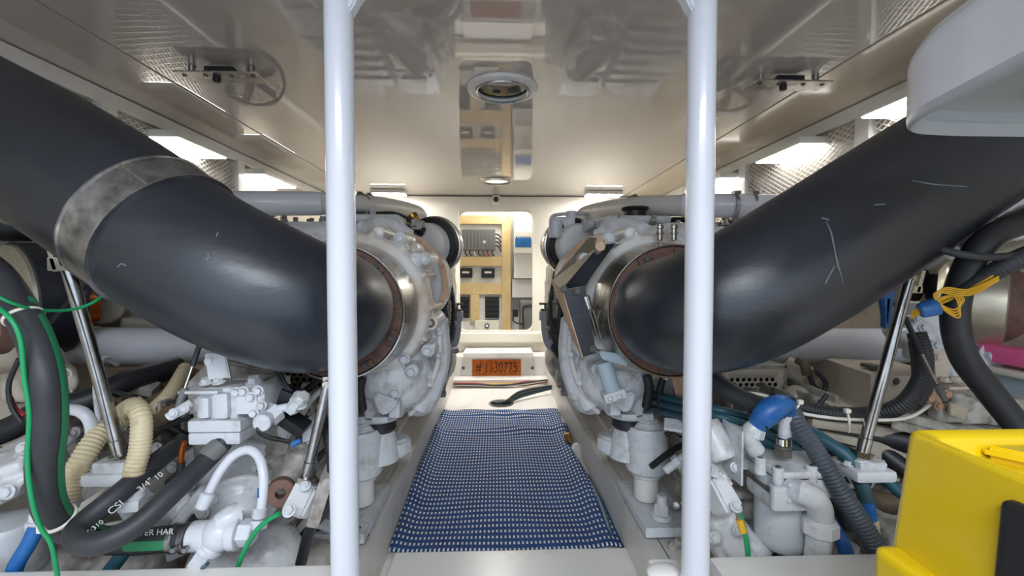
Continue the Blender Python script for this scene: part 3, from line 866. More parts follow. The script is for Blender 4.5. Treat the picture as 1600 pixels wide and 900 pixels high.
    b = MB(); b.rod(O_ + V((0, .06, 0)), O_ + V((0, .19, 0)), .214, .20, 64); b.part('outlet_neck', 'seam', t)

    # lower cast cover with three lobes and the engine foot
    b = MB()
    b.sphere(P(604, 588, 1.62), .118, (1.05, .8, .85)); b.sphere(P(628, 600, 1.66), .10, (1, 1, .9)); b.sphere(P(645, 572, 1.68), .07)
    b.sphere(P(660, 590, 1.74), .07, (.9, 1, 1.2)); b.sphere(P(655, 620, 1.75), .075); b.sphere(P(640, 555, 1.66), .06)
    for px, py in ((573, 592), (643, 580), (618, 613), (668, 548)):
        p = P(px, py, 1.54); b.rod(p + V((0, .14, 0)), p, .028, .024)
    b.tube([P(577, 600, 1.6), P(590, 622, 1.6), P(600, 640, 1.6)], .03, 12)
    b.tube([P(648, 560, 1.66), P(668, 600, 1.72), P(650, 640, 1.70)], .04, 12)
    b.tube([P(680, 500, 1.7), P(684, 560, 1.74), P(668, 620, 1.74)], .05, 12)
    b.box(P(606, 627, 1.66), (.14, .16, .09), bev=.02); b.box(P(596, 560, 1.8), (.36, .2, .34), bev=.05)
    b.part('gear_cover', 'engine', t, remesh=.0045, smooth=2, disp=.003)
    bolt_parts('cover_bolt', 'clean', t, [(P(px, py, 1.535), (0, -1, -.1), .015, .018) for px, py in ((573, 592), (643, 580), (618, 613), (668, 548), (632, 560))])
    pts = [P(584, 615, 1.50), P(617, 625, 1.50), P(622, 632, 1.50), P(600, 651, 1.50), P(594, 649, 1.50), P(585, 632, 1.50)]
    b = MB(); b.world_prism(pts, (0, .09, 0), .007); b.part('foot_bracket', 'clean', t)
    b = MB(); b.box(P(596, 653, 1.56), (.055, .05, .02), bev=.005); b.box(P(618, 637, 1.56), (.04, .05, .06), bev=.01); b.part('foot_nut', 'clean', t)

    b = MB(); b.tube([P(684, 500, 1.64), P(687, 545, 1.66), P(677, 590, 1.68), P(655, 632, 1.68), P(640, 648, 1.68)], .010, 10); b.part('flywheel_rim', 'rail', t)
    b = MB(); b.tube([P(692, 520, 1.78), P(690, 560, 1.78), P(672, 612, 1.78), P(648, 645, 1.76)], .022, 10); b.part('shade_strip', 'dark', t)  # dark tube put in for the crevice shade beyond the rim
    for px, py in ((688, 520), (686, 555), (672, 600)):
        b = MB(); b.hexb(P(px, py, 1.64), (0, -1, 0), .009, .012); b.part('rim_bolt', 'clean', t)
    b = MB(); b.tube([P(566, 590, 1.5), P(562, 610, 1.5), P(566, 640, 1.52)], .016, 10); b.part('dark_arc', 'dark', t)  # dark curved rubber tube in the gap beside the cover
    # air intake: white drum with black coupling and steel rim
    c = P(676, 384, 2.40); ax = V((s * .34, -1, -.06)).normalized()
    b = MB(); b.lathe([(0, .112), (.08, .110), (.108, .102), (.118, .085), (.121, .0), (.12, -.14)], c, ax, 48); b.part('intake_drum', 'gel', t)
    b = MB(); b.lathe([(.118, .045), (.146, .04), (.151, .02), (.149, -.03), (.118, -.04)], c, ax, 56); b.part('rubber_coupling', 'black', t)
    b = MB(); b.lathe([(.149, -.005), (.157, -.008), (.159, -.03), (.153, -.05), (.12, -.06)], c, ax, 56); b.part('steel_rim', 'steel', t)
    # charge air pipe along the top
    b = MB(); b.tube([P(250, 320, 1.86), P(400, 318, 1.92), P(500, 318, 2.02)], .052, 32); b.part('air_pipe', 'pipe', t)
    b = MB(); b.tube([P(490, 318, 2.01), P(560, 320, 2.2), P(600, 323, 2.42), P(640, 330, 2.72), P(655, 338, 2.84), P(656, 362, 2.88)], .049, 28)
    b.part('air_pipe', 'rail', t)
    for px, py, Y in ((563, 320, 2.22), (578, 321, 2.30)) if s < 0 else ((575, 321, 2.28),):
        p = P(px, py, Y); d = (P(600, 323, 2.42) - P(560, 320, 2.2)).normalized()
        b = MB(); b.ring(p, d, .048, .0545, .014, 40); b.box(p + V((0, 0, .055)), (.02, .03, .014), bev=.002); b.part('pipe_clamp', 'seam', t)
    for px in (381, 411) if s > 0 else ():
        p = P(px, 318, 1.915); d = (P(400, 318, 1.92) - P(250, 320, 1.86)).normalized()
        b = MB(); b.ring(p, d, .051, .0575, .016, 40); b.box(p + V((0, 0, .058)), (.03, .03, .014), bev=.002); b.part('pipe_clamp', 'band', t)
    # top castings between pipe and turbo
    b = MB()
    b.sphere(P(520, 385, 1.75), .16, (1, 1, .6)); b.box(P(470, 375, 1.9), (.34, .3, .10), bev=.03); b.rod(P(520, 350, 1.9), P(520, 385, 1.9), .05)
    b.box(P(610, 352, 2.0), (.12, .1, .05), bev=.015); b.box(P(580, 345, 2.1), (.30, .2, .04), bev=.015); b.tube([P(565, 362, 1.75), P(600, 352, 1.85), P(640, 372, 1.9)], .04, 12)
    b.rod(P(585, 360, 2.1), P(583, 322, 2.25), .02)
    b.part('water_manifold', 'engine', t, remesh=.009, smooth=3)
    for k in range(26):
        b = MB()
        p = P(rnd.uniform(345, 660), rnd.uniform(343, 356), rnd.uniform(1.9, 2.3))
        q = rnd.random()
        if q < .5: b.hexb(p, (0, 0, 1), .012, .03)
        elif q < .8: b.rod(p, p + V((0, 0, .035)), .013)
        else: b.box(p, (.04, .03, .03), bev=.004)
        b.part('top_fitting', 'engine2', t)
    if s < 0:
        b = MB(); b.box(P(556, 346, 2.15), (.12, .1, .085), bev=.008); b.part('sensor_box', 'black', t)
        b = MB(); b.tube([P(590, 340, 2.1), P(615, 340, 2.15), P(640, 350, 2.25), P(660, 362, 2.3)], .026, 14, ribs=(.012, .003)); b.part('ribbed_loom', 'dark', t)
        b = MB(); b.tube([P(592, 345, 2.06), P(618, 346, 2.1), P(642, 358, 2.2)], .006, 8); b.part('red_lead', 'redw', t)
        b = MB(); b.rod(P(645, 338, 2.28), P(656, 354, 2.3), .022); b.rod(P(643, 335, 2.28), P(647, 341, 2.28), .026); b.part('oil_valve', 'brass', t)
        b = MB(); b.tube([P(556, 352, 2.0), P(600, 352, 2.0), P(640, 350, 2.1)], .006, 8); b.part('sense_line', 'steel', t)
    # inboard accessories hung on the side
    for (x0, y0, x1, y1, Y, th) in ((675, 440, 700, 475, 2.35, .12), (680, 478, 698, 508, 2.3, .12), (688, 455, 708, 470, 2.6, .1)):
        p, q = P(x0, y0, Y), P(x1, y1, Y); b = MB(); b.box2((p.x, Y, p.z), (q.x, Y + th, q.z), bev=.008); b.part('control_unit', 'black', t)
    for k in range(16):
        b = MB()
        p = P(rnd.uniform(686, 706), rnd.uniform(425, 560), rnd.uniform(2.5, 3.0)); 
        (b.box(p, (rnd.uniform(.02, .06), .05, rnd.uniform(.02, .06)), bev=.004) if rnd.random() < .5 else b.rod(p, p + V((-s * .05, rnd.uniform(-.03, .03), 0)), rnd.uniform(.008, .02)))
        b.part('side_fitting', 'engine2', t)
    b = MB()
    b.sphere(P(690, 520, 3.0), .15, (.5, 1, 1.2)); b.sphere(P(697, 560, 3.1), .14, (.5, 1.2, 1)); b.box(P(694, 480, 3.2), (.1, .9, .42), bev=.04)
    b.box(P(690, 430, 3.1), (.12, .8, .16), bev=.03); b.rod(P(697, 455, 2.75), P(697, 500, 2.75), .03); b.box(P(695, 575, 3.3), (.1, .8, .12), bev=.02)
    b.part('raw_water_pump', 'engine2', t, remesh=.009, smooth=3, disp=.01)
    for k, (mt, pts, r) in enumerate((
            ('greyhose', [(700, 425, 2.7), (708, 470, 2.6), (706, 520, 2.5), (697, 548, 2.45)], .012),
            ('greyhose', [(694, 470, 2.3), (698, 520, 2.25), (690, 560, 2.1), (688, 600, 2.0)], .013),
            ('dark', [(682, 500, 2.2), (688, 530, 2.1), (680, 560, 2.1), (668, 600, 2.1)], .02),
            ('brownhose', [(703, 440, 2.8), (712, 490, 2.7), (708, 530, 2.7)], .008))):
        MB().tube([P(*q) for q in pts], r, 10).part('side_cable', mt, t)
    b = MB(); p = P(688, 590, 2.0); b.rod(p, p + V((0, 0, -.03)), .018, .026); b.rod(p + V((0, 0, -.03)), p + V((0, 0, -.07)), .026, .022); b.box(p + V((0, 0, -.075)), (.05, .04, .02), bev=.004)
    b.part('hanging_plug', 'greyplast', t)
    # drain pipe with tee handle
    Yp = 3.0
    b = MB(); b.tube([P(714, 500, Yp), P(713, 520, Yp), P(708, 538, Yp), P(694, 549, Yp), P(680, 550, Yp)], .030, 18); b.rod(P(714, 501, Yp), P(714, 486, Yp), .042); b.part('drain_pipe', 'greypipe', t)
    b = MB(); b.rod(P(714, 487, Yp), P(714, 475, Yp), .008); b.box(P(714, 475, Yp), (.085, .018, .014), bev=.004); b.rod(P(714, 487, Yp), P(714, 483, Yp), .034); b.part('tee_handle', 'seam', t)

    if s > 0:
        # folded heat shield
        Q = lambda x, y, Y: at(x, y, Y)
        b = MB(); b.world_prism([Q(920, 370, 1.62), Q(985, 378, 1.62), Q(948, 381, 1.44), Q(936, 383, 1.42), Q(877, 452, 1.42), Q(862, 438, 1.62)], (.003, .004, -.003), .001)
        b.part('heat_shield_top', 'shield', t, label='bright folded steel heat shield')
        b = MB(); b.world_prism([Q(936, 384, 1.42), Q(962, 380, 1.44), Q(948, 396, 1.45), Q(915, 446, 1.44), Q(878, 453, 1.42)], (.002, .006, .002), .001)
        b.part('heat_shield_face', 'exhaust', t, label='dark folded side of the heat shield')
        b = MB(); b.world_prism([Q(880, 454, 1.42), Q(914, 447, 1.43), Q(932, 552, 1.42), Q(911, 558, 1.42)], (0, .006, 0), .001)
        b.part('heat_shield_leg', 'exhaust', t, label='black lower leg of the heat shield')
        b = MB(); b.world_prism([Q(863, 440, 1.62), Q(879, 452, 1.42), Q(911, 558, 1.42), Q(905, 552, 1.62)], (-.003, 0, -.002), .001); b.part('heat_shield_edge', 'tan', t)
        for x, y in ((881, 452), (902, 455), (934, 392), (927, 545)):
            b = MB(); b.hexb(Q(x, y, 1.418), (0, -1, 0), .009, .008); b.part('shield_screw', 'seam', t)
        b = MB(); b.rod(Q(938, 378, 1.44), Q(938, 386, 1.40), .016); b.part('clip', 'tan', t)
        b = MB(); b.rod(Q(914, 462, 1.44), Q(920, 484, 1.44), .014); b.rod(Q(920, 484, 1.44), Q(933, 525, 1.46), .006); b.rod(Q(926, 484, 1.46), Q(940, 530, 1.48), .006); b.part('temperature_probe', 'steel', t)
        # pale damper strut
        b = MB(); d = (Q(958, 614, 1.45) - Q(942, 563, 1.45)); 
        b.rod(Q(943, 565, 1.45), Q(957, 610, 1.45), .027, seg=20); b.part('damper', 'bluegrey', t)
        b = MB(); b.rod(Q(935, 565, 1.47), Q(949, 612, 1.47), .008); b.rod(Q(951, 562, 1.47), Q(966, 607, 1.47), .008)
        b.box(Q(958, 616, 1.45), (.072, .06, .03), rot=(0, -.3, 0), bev=.004); b.hexb(Q(953, 621, 1.42), (0, -.6, -1), .008, .012); b.hexb(Q(967, 618, 1.42), (0, -.6, -1), .008, .012)
        b.part('damper_clamp', 'clean', t)
        b = MB(); b.world_prism([Q(936, 548, 1.42), Q(984, 556, 1.42), Q(981, 573, 1.42), Q(941, 562, 1.42)], (0, .05, 0), .004); b.part('damper_bracket', 'bluegrey', t)
        # black breather, coupling and small pipes on top
        Yb = 2.1
        b = MB(); c = Q(992, 345, Yb); b.lathe([(0, .062), (.062, .062), (.064, .056), (.058, .048), (.05, .044), (.048, -.05), (0, -.05)], c, (0, 0, 1), 36); b.lathe([(.045, -.05), (.047, -.06), (.044, -.07), (.047, -.08), (.044, -.09)], c, (0, 0, 1), 30)
        b.part('breather_cap', 'black', t)
        b = MB(); b.rod(Q(1010, 346, Yb), Q(1042, 346, Yb), .026); b.rod(Q(1014, 346, Yb), Q(1018, 346, Yb), .032); b.rod(Q(1036, 346, Yb), Q(1041, 346, Yb), .032); b.tube([Q(945, 352, Yb), Q(965, 344, Yb), Q(985, 342, Yb)], .010, 8); b.tube([Q(1040, 344, Yb), Q(1060, 343, Yb), Q(1090, 345, Yb)], .012, 8)
        b.part('breather_hose', 'dark', t)
        b = MB(); b.tube([Q(915, 353, 2.2), Q(940, 346, 2.2), Q(970, 348, 2.1), Q(990, 352, 2.1)], .022, 12); b.tube([Q(940, 362, 2.0), Q(962, 350, 2.0), Q(985, 360, 2.0)], .024, 12)
        b.tube([Q(860, 360, 2.4), Q(862, 340, 2.4), Q(875, 335, 2.4), Q(915, 334, 2.4), Q(922, 345, 2.4)], .010, 10); b.rod(Q(893, 330, 2.38), Q(893, 352, 2.38), .03)
        b.box(Q(940, 352, 2.3), (.2, .1, .07), bev=.012); b.rod(Q(942, 343, 2.5), Q(942, 355, 2.5), .05)
        b.part('fuel_lines', 'engine', t)
        b = MB(); b.box(Q(878, 350, 2.4), (.12, .14, .06), bev=.01); b.rod(Q(868, 345, 2.3), Q(868, 372, 2.3), .035); b.part('actuator', 'clean', t)
        for x in (1031, 1053):
            b = MB(); b.rod(Q(x, 350, 1.5), Q(x, 376, 1.5), .010); b.rod(Q(x, 352, 1.5), Q(x, 358, 1.5), .013); b.rod(Q(x, 363, 1.5), Q(x, 366, 1.5), .014); b.part('clamp_screw', 'steel', t)
        b = MB(); b.tube([Q(870, 540, 1.9), Q(884, 560, 1.85), Q(900, 590, 1.85), Q(918, 608, 1.9)], .03, 14); b.tube([Q(872, 500, 2.0), Q(878, 530, 1.95), Q(882, 556, 1.9)], .028, 14, ribs=(.03, .003)); b.part('oil_hose', 'dark', t)
    return t
engine(-1); engine(1)

# engine mounts
def mount(s):
    def P(px, py, Y):
        p = at(px, py, Y)
        if s > 0: p.x = .062 - p.x
        return p
    w = 'left' if s < 0 else 'right'
    cx, cy = (-.492 if s < 0 else .554), 1.62
    t = thing('engine_mount', 'white rubber bushed engine mount bolted to the %s bearer' % w, 'engine mount', (cx, cy, .21), 'aft engine mounts')
    zt_ = P(575, 668, cy).z; zb = P(575, 742, cy).z
    b = MB(); b.lathe([(0, -.012), (.055, -.012), (.055, 0), (.068, .004), (.076, .015), (.077, zt_ - zb - .02), (.070, zt_ - zb - .004), (.05, zt_ - zb), (0, zt_ - zb)], (cx, cy, zb), (0, 0, 1), 44)
    b.part('bush_housing', 'clean', t)
    b = MB(); b.lathe([(.055, 0), (.055, .006), (.048, .012), (.046, .018), (.0, .018)], (cx, cy, zt_ - .004), (0, 0, 1), 32); b.part('washer', 'clean', t)
    b = MB(); b.hexb((cx, cy, zt_ + .012), (0, 0, 1), .030, .034); b.part('top_nut', 'clean', t)
    # lug to the aisle with the sandwich disc above
    ux = -s
    b = MB(); lz = P(620, 700, 1.72).z
    b.prism([(0, -.075), (.07, -.06), (.12, -.03), (.135, 0), (.12, .03), (.07, .06), (0, .075)], (cx + ux * .035, cy + .07, lz + .01), (ux, .35, 0), (-.35 * ux, 1, 0), .07, .012)
    b.box((cx, cy + .13, lz), (.18, .16, .075), bev=.02)
    b.part('lug', 'clean', t)
    dc = P(593, 651, 1.66); 
    b = MB(); b.lathe([(0, -.006), (.060, -.006), (.062, -.04), (.054, -.05), (0, -.05)], dc, (0, 0, 1), 40); b.part('rubber_bush', 'blackhose', t)
    b = MB(); b.lathe([(.0, .010), (.068, .008), (.071, .002), (.069, -.006), (0, -.006)], dc, (0, 0, 1), 44); b.part('cap_plate', 'clean', t)
    b = MB(); b.lathe([(0, -.05), (.05, -.05), (.06, -.09), (.07, -.16), (0, -.16)], dc, (0, 0, 1), 32); b.part('pedestal', 'clean', t)
    b = MB(); b.rod((cx, cy, zb), (cx, cy, .25), .045); b.part('stud_collar', 'rail', t)
    # slotted base
    b = MB(); b.box((cx - ux * .02, cy - .02, .228), (.17, .34, .034), bev=.005); b.part('base_plate', 'clean', t)
    fx = cx - ux * .01
    b = MB(); b.rod((fx + .0, cy - .13, .245), (fx, cy - .13, .262), .036); b.hexb((fx, cy - .13, .26), (0, 0, 1), .026, .035, False); b.rod((fx, cy - .13, .29), (fx, cy - .13, .325), .017); b.part('foundation_bolt', 'clean', t)
mount(-1); mount(1)
# ------------------------------------------------------------------ cross pipes under the exhausts
def pth(*q): return [at(*p) for p in q]
def hose(name, mat, label, pts, r, cat='hose', group=None, ribs=None, seg=16):
    return MB().tube(pth(*pts), r, seg, ribs=ribs).thing(name, mat, label, cat, group)
t = thing('coolant_pipe', 'thick white pipe with a bulky end joint running across under the left exhaust hose', 'pipe', at(300, 568, 1.75))
b = MB(); b.rod(at(150, 540, 1.72), at(520, 541, 1.72), .0685, seg=40, bev=.004); b.part('tube', 'pipe', t)
b = MB(); b.rod(at(138, 540, 1.72), at(152, 540, 1.72), .074, seg=40); b.rod(at(90, 540, 1.70), at(140, 540, 1.72), .078, .07, 36); b.sphere(at(90, 538, 1.70), .085, (1.1, 1, .9)); b.rod(at(60, 560, 1.7), at(96, 540, 1.7), .06)
b.tube([at(100, 500, 1.7), at(80, 520, 1.7), at(75, 560, 1.7)], .04, 12); b.part('end_joint', 'clean', t, remesh=.007, smooth=3)
t = thing('coolant_pipe', 'thick white pipe running across under the right exhaust hose', 'pipe', at(1300, 565, 1.75))
b = MB(); b.rod(at(1060, 541, 1.72), at(1418, 540, 1.72), .0685, seg=40, bev=.004); b.part('tube', 'pipe', t)
b = MB(); b.rod(at(1412, 540, 1.72), at(1424, 540, 1.72), .076, seg=40); b.part('clamp', 'seam', t)
b = MB(); b.rod(at(1424, 540, 1.72), at(1460, 543, 1.70), .105, .095, 40); b.sphere(at(1462, 545, 1.70), .10, (1, 1, 1)); b.tube([at(1466, 540, 1.62), at(1485, 580, 1.58), at(1488, 610, 1.56)], .045, 16); b.part('end_joint', 'clean', t, remesh=.009, smooth=3)

# ------------------------------------------------------------------ secondary exhaust outlets outboard
def rot_frame(c, ax): return V(c), V(ax).normalized()
t = thing('silencer_drum', 'black drum with a bare metal end cap at the left edge under the exhaust hose', 'silencer', at(40, 545, 1.55))
c, ax = rot_frame(at(16, 470, 1.55), (-.5, -1, -.02))
b = MB(); b.lathe([(0, -.13), (.19, -.13), (.195, -.12), (.195, -.01), (.18, .0)], c, ax, 56); b.part('drum', 'exhaust', t)
b = MB(); b.lathe([(0, .012), (.17, .010), (.186, .004), (.19, -.012), (.18, -.014)], c, ax, 56); b.part('end_cap', 'shield', t)
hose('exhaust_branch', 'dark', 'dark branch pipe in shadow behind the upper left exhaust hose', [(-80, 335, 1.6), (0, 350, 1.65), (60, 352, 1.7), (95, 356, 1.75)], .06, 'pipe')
hose('air_duct', 'hull', 'dusty duct behind the exhaust hose at the far left edge', [(-60, 290, 1.4), (10, 325, 1.5), (80, 345, 1.7)], .05, 'duct')
t = thing('rusty_flange_wheel', 'rusty brown flange at the left edge behind the thick hose', 'flange', at(8, 540, 1.25))  # rusted flange wheel with a ring of bolts
b = MB(); b.ring(at(2, 510, 1.25), (-.3, -1, 0), .03, .075, .04, 36); bolts_ring(b, at(2, 510, 1.25), (-.3, -1, 0), .06, 6); b.part('flange', 'rust', t)

t = thing('exhaust_joint', 'steel banded black exhaust joint at the right edge below the grey cable', 'exhaust joint', at(1590, 590, 1.5))
c, ax = rot_frame(at(1545, 478, 1.55), (.75, -.75, -.05))
b = MB(); b.lathe([(.12, -.14), (.155, -.12), (.16, -.10), (.16, .03), (.155, .035), (.13, .035)], c, ax, 48); b.part('steel_sleeve', 'shield', t)
b = MB(); b.lathe([(.13, .03), (.15, .035), (.15, .09), (.125, .10), (.125, .16)], c, ax, 48); b.part('rusted_collar', 'rust', t)
b = MB(); b.lathe([(.125, .13), (.152, .135), (.152, .17), (.12, .17)], c, ax, 48); b.part('clamp_band', 'tan', t)
b = MB(); b.lathe([(.14, .165), (.145, .2), (.145, .26), (0, .26)], c, ax, 48); b.part('rubber_sleeve', 'exhaust', t)
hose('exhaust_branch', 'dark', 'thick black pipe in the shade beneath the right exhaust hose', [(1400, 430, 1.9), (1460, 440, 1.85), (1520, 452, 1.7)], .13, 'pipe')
for k, (pts, r, m_, lb) in enumerate((
        ([(1700, 270, 1.35), (1600, 305, 1.35), (1540, 335, 1.4), (1500, 365, 1.5)], .024, 'pipe', 'pale ribbed pipe highest of those at the right edge'),
        ([(1700, 310, 1.38), (1600, 335, 1.38), (1550, 356, 1.45), (1500, 385, 1.5)], .028, 'dark', 'black ribbed pipe between two pale pipes at the right edge'),
        ([(1700, 355, 1.42), (1600, 360, 1.42), (1540, 372, 1.5), (1480, 395, 1.6)], .03, 'pipe', 'pale pipe lowest of those above the grey cable at the right edge'))):
    hose('edge_pipe', m_, lb, pts, r, 'pipe', 'pipes at the right edge', ribs=(.03, .003))
hose('cooling_pipe', 'pipe', 'broad pale pipe behind the black loop at the right edge', [(1700, 385, 1.6), (1600, 385, 1.6), (1500, 392, 1.7), (1450, 410, 1.8)], .055, 'pipe')
hose('return_hose', 'blackhose', 'big black hose looping down the right side in front of the steel joint',
     [(1690, 320, 1.08), (1600, 348, 1.04), (1545, 372, 1.0), (1508, 425, 1.0), (1492, 490, 1.0), (1505, 555, 1.0), (1545, 610, 1.0), (1610, 690, .98)], .0275)
hose('flat_conduit', 'greyhose', 'thin grey conduit sagging across the black loop at right', [(1466, 388, .98), (1500, 397, .96), (1550, 402, .95), (1620, 395, .95)], .0085, 'conduit')
t = MB().tube(pth((1640, 385, .95), (1585, 408, .95), (1540, 432, .97), (1500, 458, .98)), [.02, .02, .013], 14, ribs=(.008, .0018)).thing('wiring_loom', 'greyhose', 'grey corrugated loom with looped yellow wires at right', 'wiring loom')
for k in range(4):
    o1 = k * 5
    MB().tube(pth((1560, 432 + k * 2, .95), (1515, 452 + k * 3, .94), (1476 - o1, 450 + o1 * .5, .94), (1462 + k * 4, 468 + o1, .95), (1490 + k * 3, 484 + o1 * .8, .95), (1506 - k * 4, 466, .95), (1480, 462 + k, .95), (1445, 478 + k * 2, .96), (1424, 488 + k * 3, .98)), .0019, 6).part('yellow_wire', 'yelloww', t, label='looped yellow wire')
b = MB(); b.rod(at(1436, 486, .965), at(1466, 478, .95), .017, .02, 12); b.part('blue_tape', 'bluetape', t, label='blue tape round the wires')
b = MB(); b.tube(pth((1590, 350 + 58, .95), (1500, 460, .96), (1440, 486, .97)), .003, 6); b.part('yellow_wire', 'yelloww', t)
b = MB(); b.world_prism(pth((1379, 462, 1.28), (1392, 452, 1.28), (1400, 455, 1.28), (1392, 500, 1.28), (1386, 515, 1.28)), (0, .02, 0), .003)
b.box(at(1385, 488, 1.29), (.022, .02, .09), bev=.004); b.thing('blue_strap', 'bluetape', 'blue strap hanging under the right exhaust hose behind the rod', 'strap')

# ------------------------------------------------------------------ polished support rods
def strut(label, p0, p1, r, yel=False, lower=None):
    t = thing('support_rod', label, 'rod', at(*p1), 'polished rods bracing the exhaust hoses')
    b = MB(); b.rod(at(*p0), at(*p1), r, seg=24); b.part('rod', 'rod', t)
    d = (at(*p1) - at(*p0)).normalized()
    b = MB(); b.rod(at(*p1) - d * .05, at(*p1) + d * .004, r * 1.15, seg=20); b.hexb(at(*p1) - d * .012, d, r * 1.9, .014, False); b.part('threaded_end', 'seam' if yel else 'rod', t)
    b = MB(); q = at(*p0); b.box(q + V((0, .012, 0)), (.028, .02, .035), bev=.003); b.rod(q + V((0, -.012, 0)), q + V((0, .03, 0)), .011)
    b.part('clevis', 'shield', t)
    if lower:
        b = MB(); c = at(*p1); b.box(c + V((0, 0, -.012)), lower, bev=.006); 
        b.box(c + V((0, .0, -.035)), (lower[0] * 1.5, lower[1] * 1.3, .03), bev=.01)
        for sx_ in (-1, 1): b.hexb(c + V((sx_ * lower[0] * .62, -.01, -.02)), (0, 0, 1), .010, .012)
        b.part('foot', 'clean', t)
    return t
strut('slanting polished rod in front of the left drum, foot among the hoses', (99, 392, 1.03), (190, 716, 1.08), .0135, lower=(.08, .07, .03))
b = MB(); p = at(84, 395, 1.03); b.box(p, (.010, .02, .085), rot=(0, -.25, 0), bev=.001); b.box(p + V((.018, 0, -.025)), (.05, .02, .03), bev=.003)
b.thing('rod_bracket', 'shield', 'small bright angle bracket at the head of the left slanting rod', 'bracket')
strut('polished rod close beside the left post, standing on a grimy white clamp block', (512, 600, 1.12), (478, 752, 1.10), .0125)
strut('polished rod with yellow reflection under the right exhaust hose', (1421, 434, 1.12), (1346, 712, 1.12), .0135, lower=(.07, .08, .02))
b = MB(); p = at(1434, 440, 1.13); b.box(p, (.010, .02, .06), rot=(0, .25, 0), bev=.001); b.box(p + V((-.012, 0, -.02)), (.035, .02, .02), bev=.003)
b.thing('rod_bracket', 'shield', 'small bright angle bracket at the head of the right slanting rod', 'bracket')
def thin_rod(label, p0, p1, pm, clampmat='clean'):
    t = thing('control_cable', label, 'control cable', at(*p1), 'control cables to the gearboxes')
    b = MB(); b.rod(at(*p0), at(*pm), .006, seg=12); b.part('sleeve', 'greyhose', t)
    b = MB(); b.rod(at(*pm), at(*p1), .0035, seg=10); b.part('inner_rod', 'steel', t)
    d = (at(*p1) - at(*p0)).normalized(); b = MB(); b.rod(at(*p1) - d * .03, at(*p1) + d * .02, .009, .007, 12); b.part('rubber_boot', 'greyplast', t)
    return t
thin_rod('thin control cable slanting down from the left exhaust hose to a drilled lever', (314, 532, 1.14), (282, 626, 1.10), (301, 572, 1.13))
thin_rod('thin rusty control cable slanting across the right gearbox valve', (1414, 496, 1.12), (1472, 616, 1.12), (1440, 552, 1.12))

# ------------------------------------------------------------------ gearboxes behind the clutter
def gearbox(s):
    def P(px, py, Y):
        p = at(px, py, Y)
        if s > 0: p.x = .062 - p.x
        return p
    w = 'left' if s < 0 else 'right'
    rnd = random.Random(5 + s)
    t = thing('marine_gearbox', 'bulky grimy white gearbox casting low in the %s bay' % w, 'gearbox', P(420, 850, 1.6), 'pair of gearboxes')
    b = MB()
    b.box(P(430, 760, 1.72), (.34, .40, .30), bev=.04); b.box(P(480, 690, 1.74), (.26, .36, .3), bev=.04)
    b.rod(P(420, 760, 1.62), P(420, 770, 1.40), .17, .14, 40); b.rod(P(420, 770, 1.40), P(420, 775, 1.30), .10, .09, 32)
    b.box(P(340, 720, 1.65), (.2, .4, .16), bev=.03, rot=(0, .3, 0)); b.sphere(P(480, 850, 1.55), .10)
    for k in range(9):
        a = k * .7; c = P(420, 765, 1.5); q = c + V((math.cos(a) * .165, 0, math.sin(a) * .165)); b.rod(q + V((0, .1, 0)), q + V((0, -.02, 0)), .028)
    for k in range(7): b.box(P(300 + k * 32, 690, 1.5 + .02 * (k % 2)), (.012, .3, .36), bev=.005)
    b.part('housing', 'engine2', t, remesh=.011, smooth=3, disp=.012)
    for k in range(9):
        b = MB(); a = k * .7; c = P(420, 765, 1.475); q = c + V((math.cos(a) * .165, 0, math.sin(a) * .165)); b.hexb(q, (0, -1, 0), .015, .016); b.part('cover_bolt', 'clean', t)
    b = MB(); c = P(420, 772, 1.28); b.lathe([(0, 0), (.10, 0), (.105, .01), (.105, .03), (0, .03)], c, (0, 1, 0), 40); bolts_ring(b, c, (0, -1, 0), .08, 8, .011, .014)
    b.part('output_flange', 'engine2', t)
    # small hardware spread over the casting
    for k in range(84):
        px, py = rnd.uniform(120, 530), rnd.uniform(600 if s < 0 else 665, 880); Y = rnd.uniform(1.34, 1.5)
        p = P(px, py, Y); q = rnd.random(); b = MB()
        if q < .3:
            b.hexb(p, (rnd.uniform(-.4, .4), -1, rnd.uniform(0, .8)), rnd.uniform(.009, .014), .018); b.part('bolt', rnd.choice(['clean', 'engine', 'band']), t)
        elif q < .5:
            d = V((rnd.uniform(-1, 1), rnd.uniform(-.6, .2), rnd.uniform(-.4, 1))).normalized()
            b.rod(p - d * .05, p + d * .03, .014); b.hexb(p - d * .01, d, .021, .022, False); b.part('pipe_union', rnd.choice(['clean', 'engine2']), t)
        elif q < .72:
            b.box(p, (rnd.uniform(.05, .12), rnd.uniform(.03, .07), rnd.uniform(.008, .04)), rot=(rnd.uniform(-.5, .5), rnd.uniform(-.9, .9), rnd.uniform(-.5, .5)), bev=.004)
            b.part('bracket', rnd.choice(['engine', 'engine2', 'clean']), t)
        else:
            d = V((rnd.uniform(-1, 1), rnd.uniform(-.2, .3), rnd.uniform(-.6, .8))).normalized(); L = rnd.uniform(.06, .14)
            b.tube([p - d * L, p + V((0, -.02, .03)), p + d * L, p + d * L * 1.3 + V((0, .05, -.06))], rnd.uniform(.004, .012), 10)
            b.part('pipe_line', rnd.choice(['blackhose', 'greyhose', 'engine', 'brownhose', 'dark', 'whitew']), t)
    return t
gearbox(-1); gearbox(1)

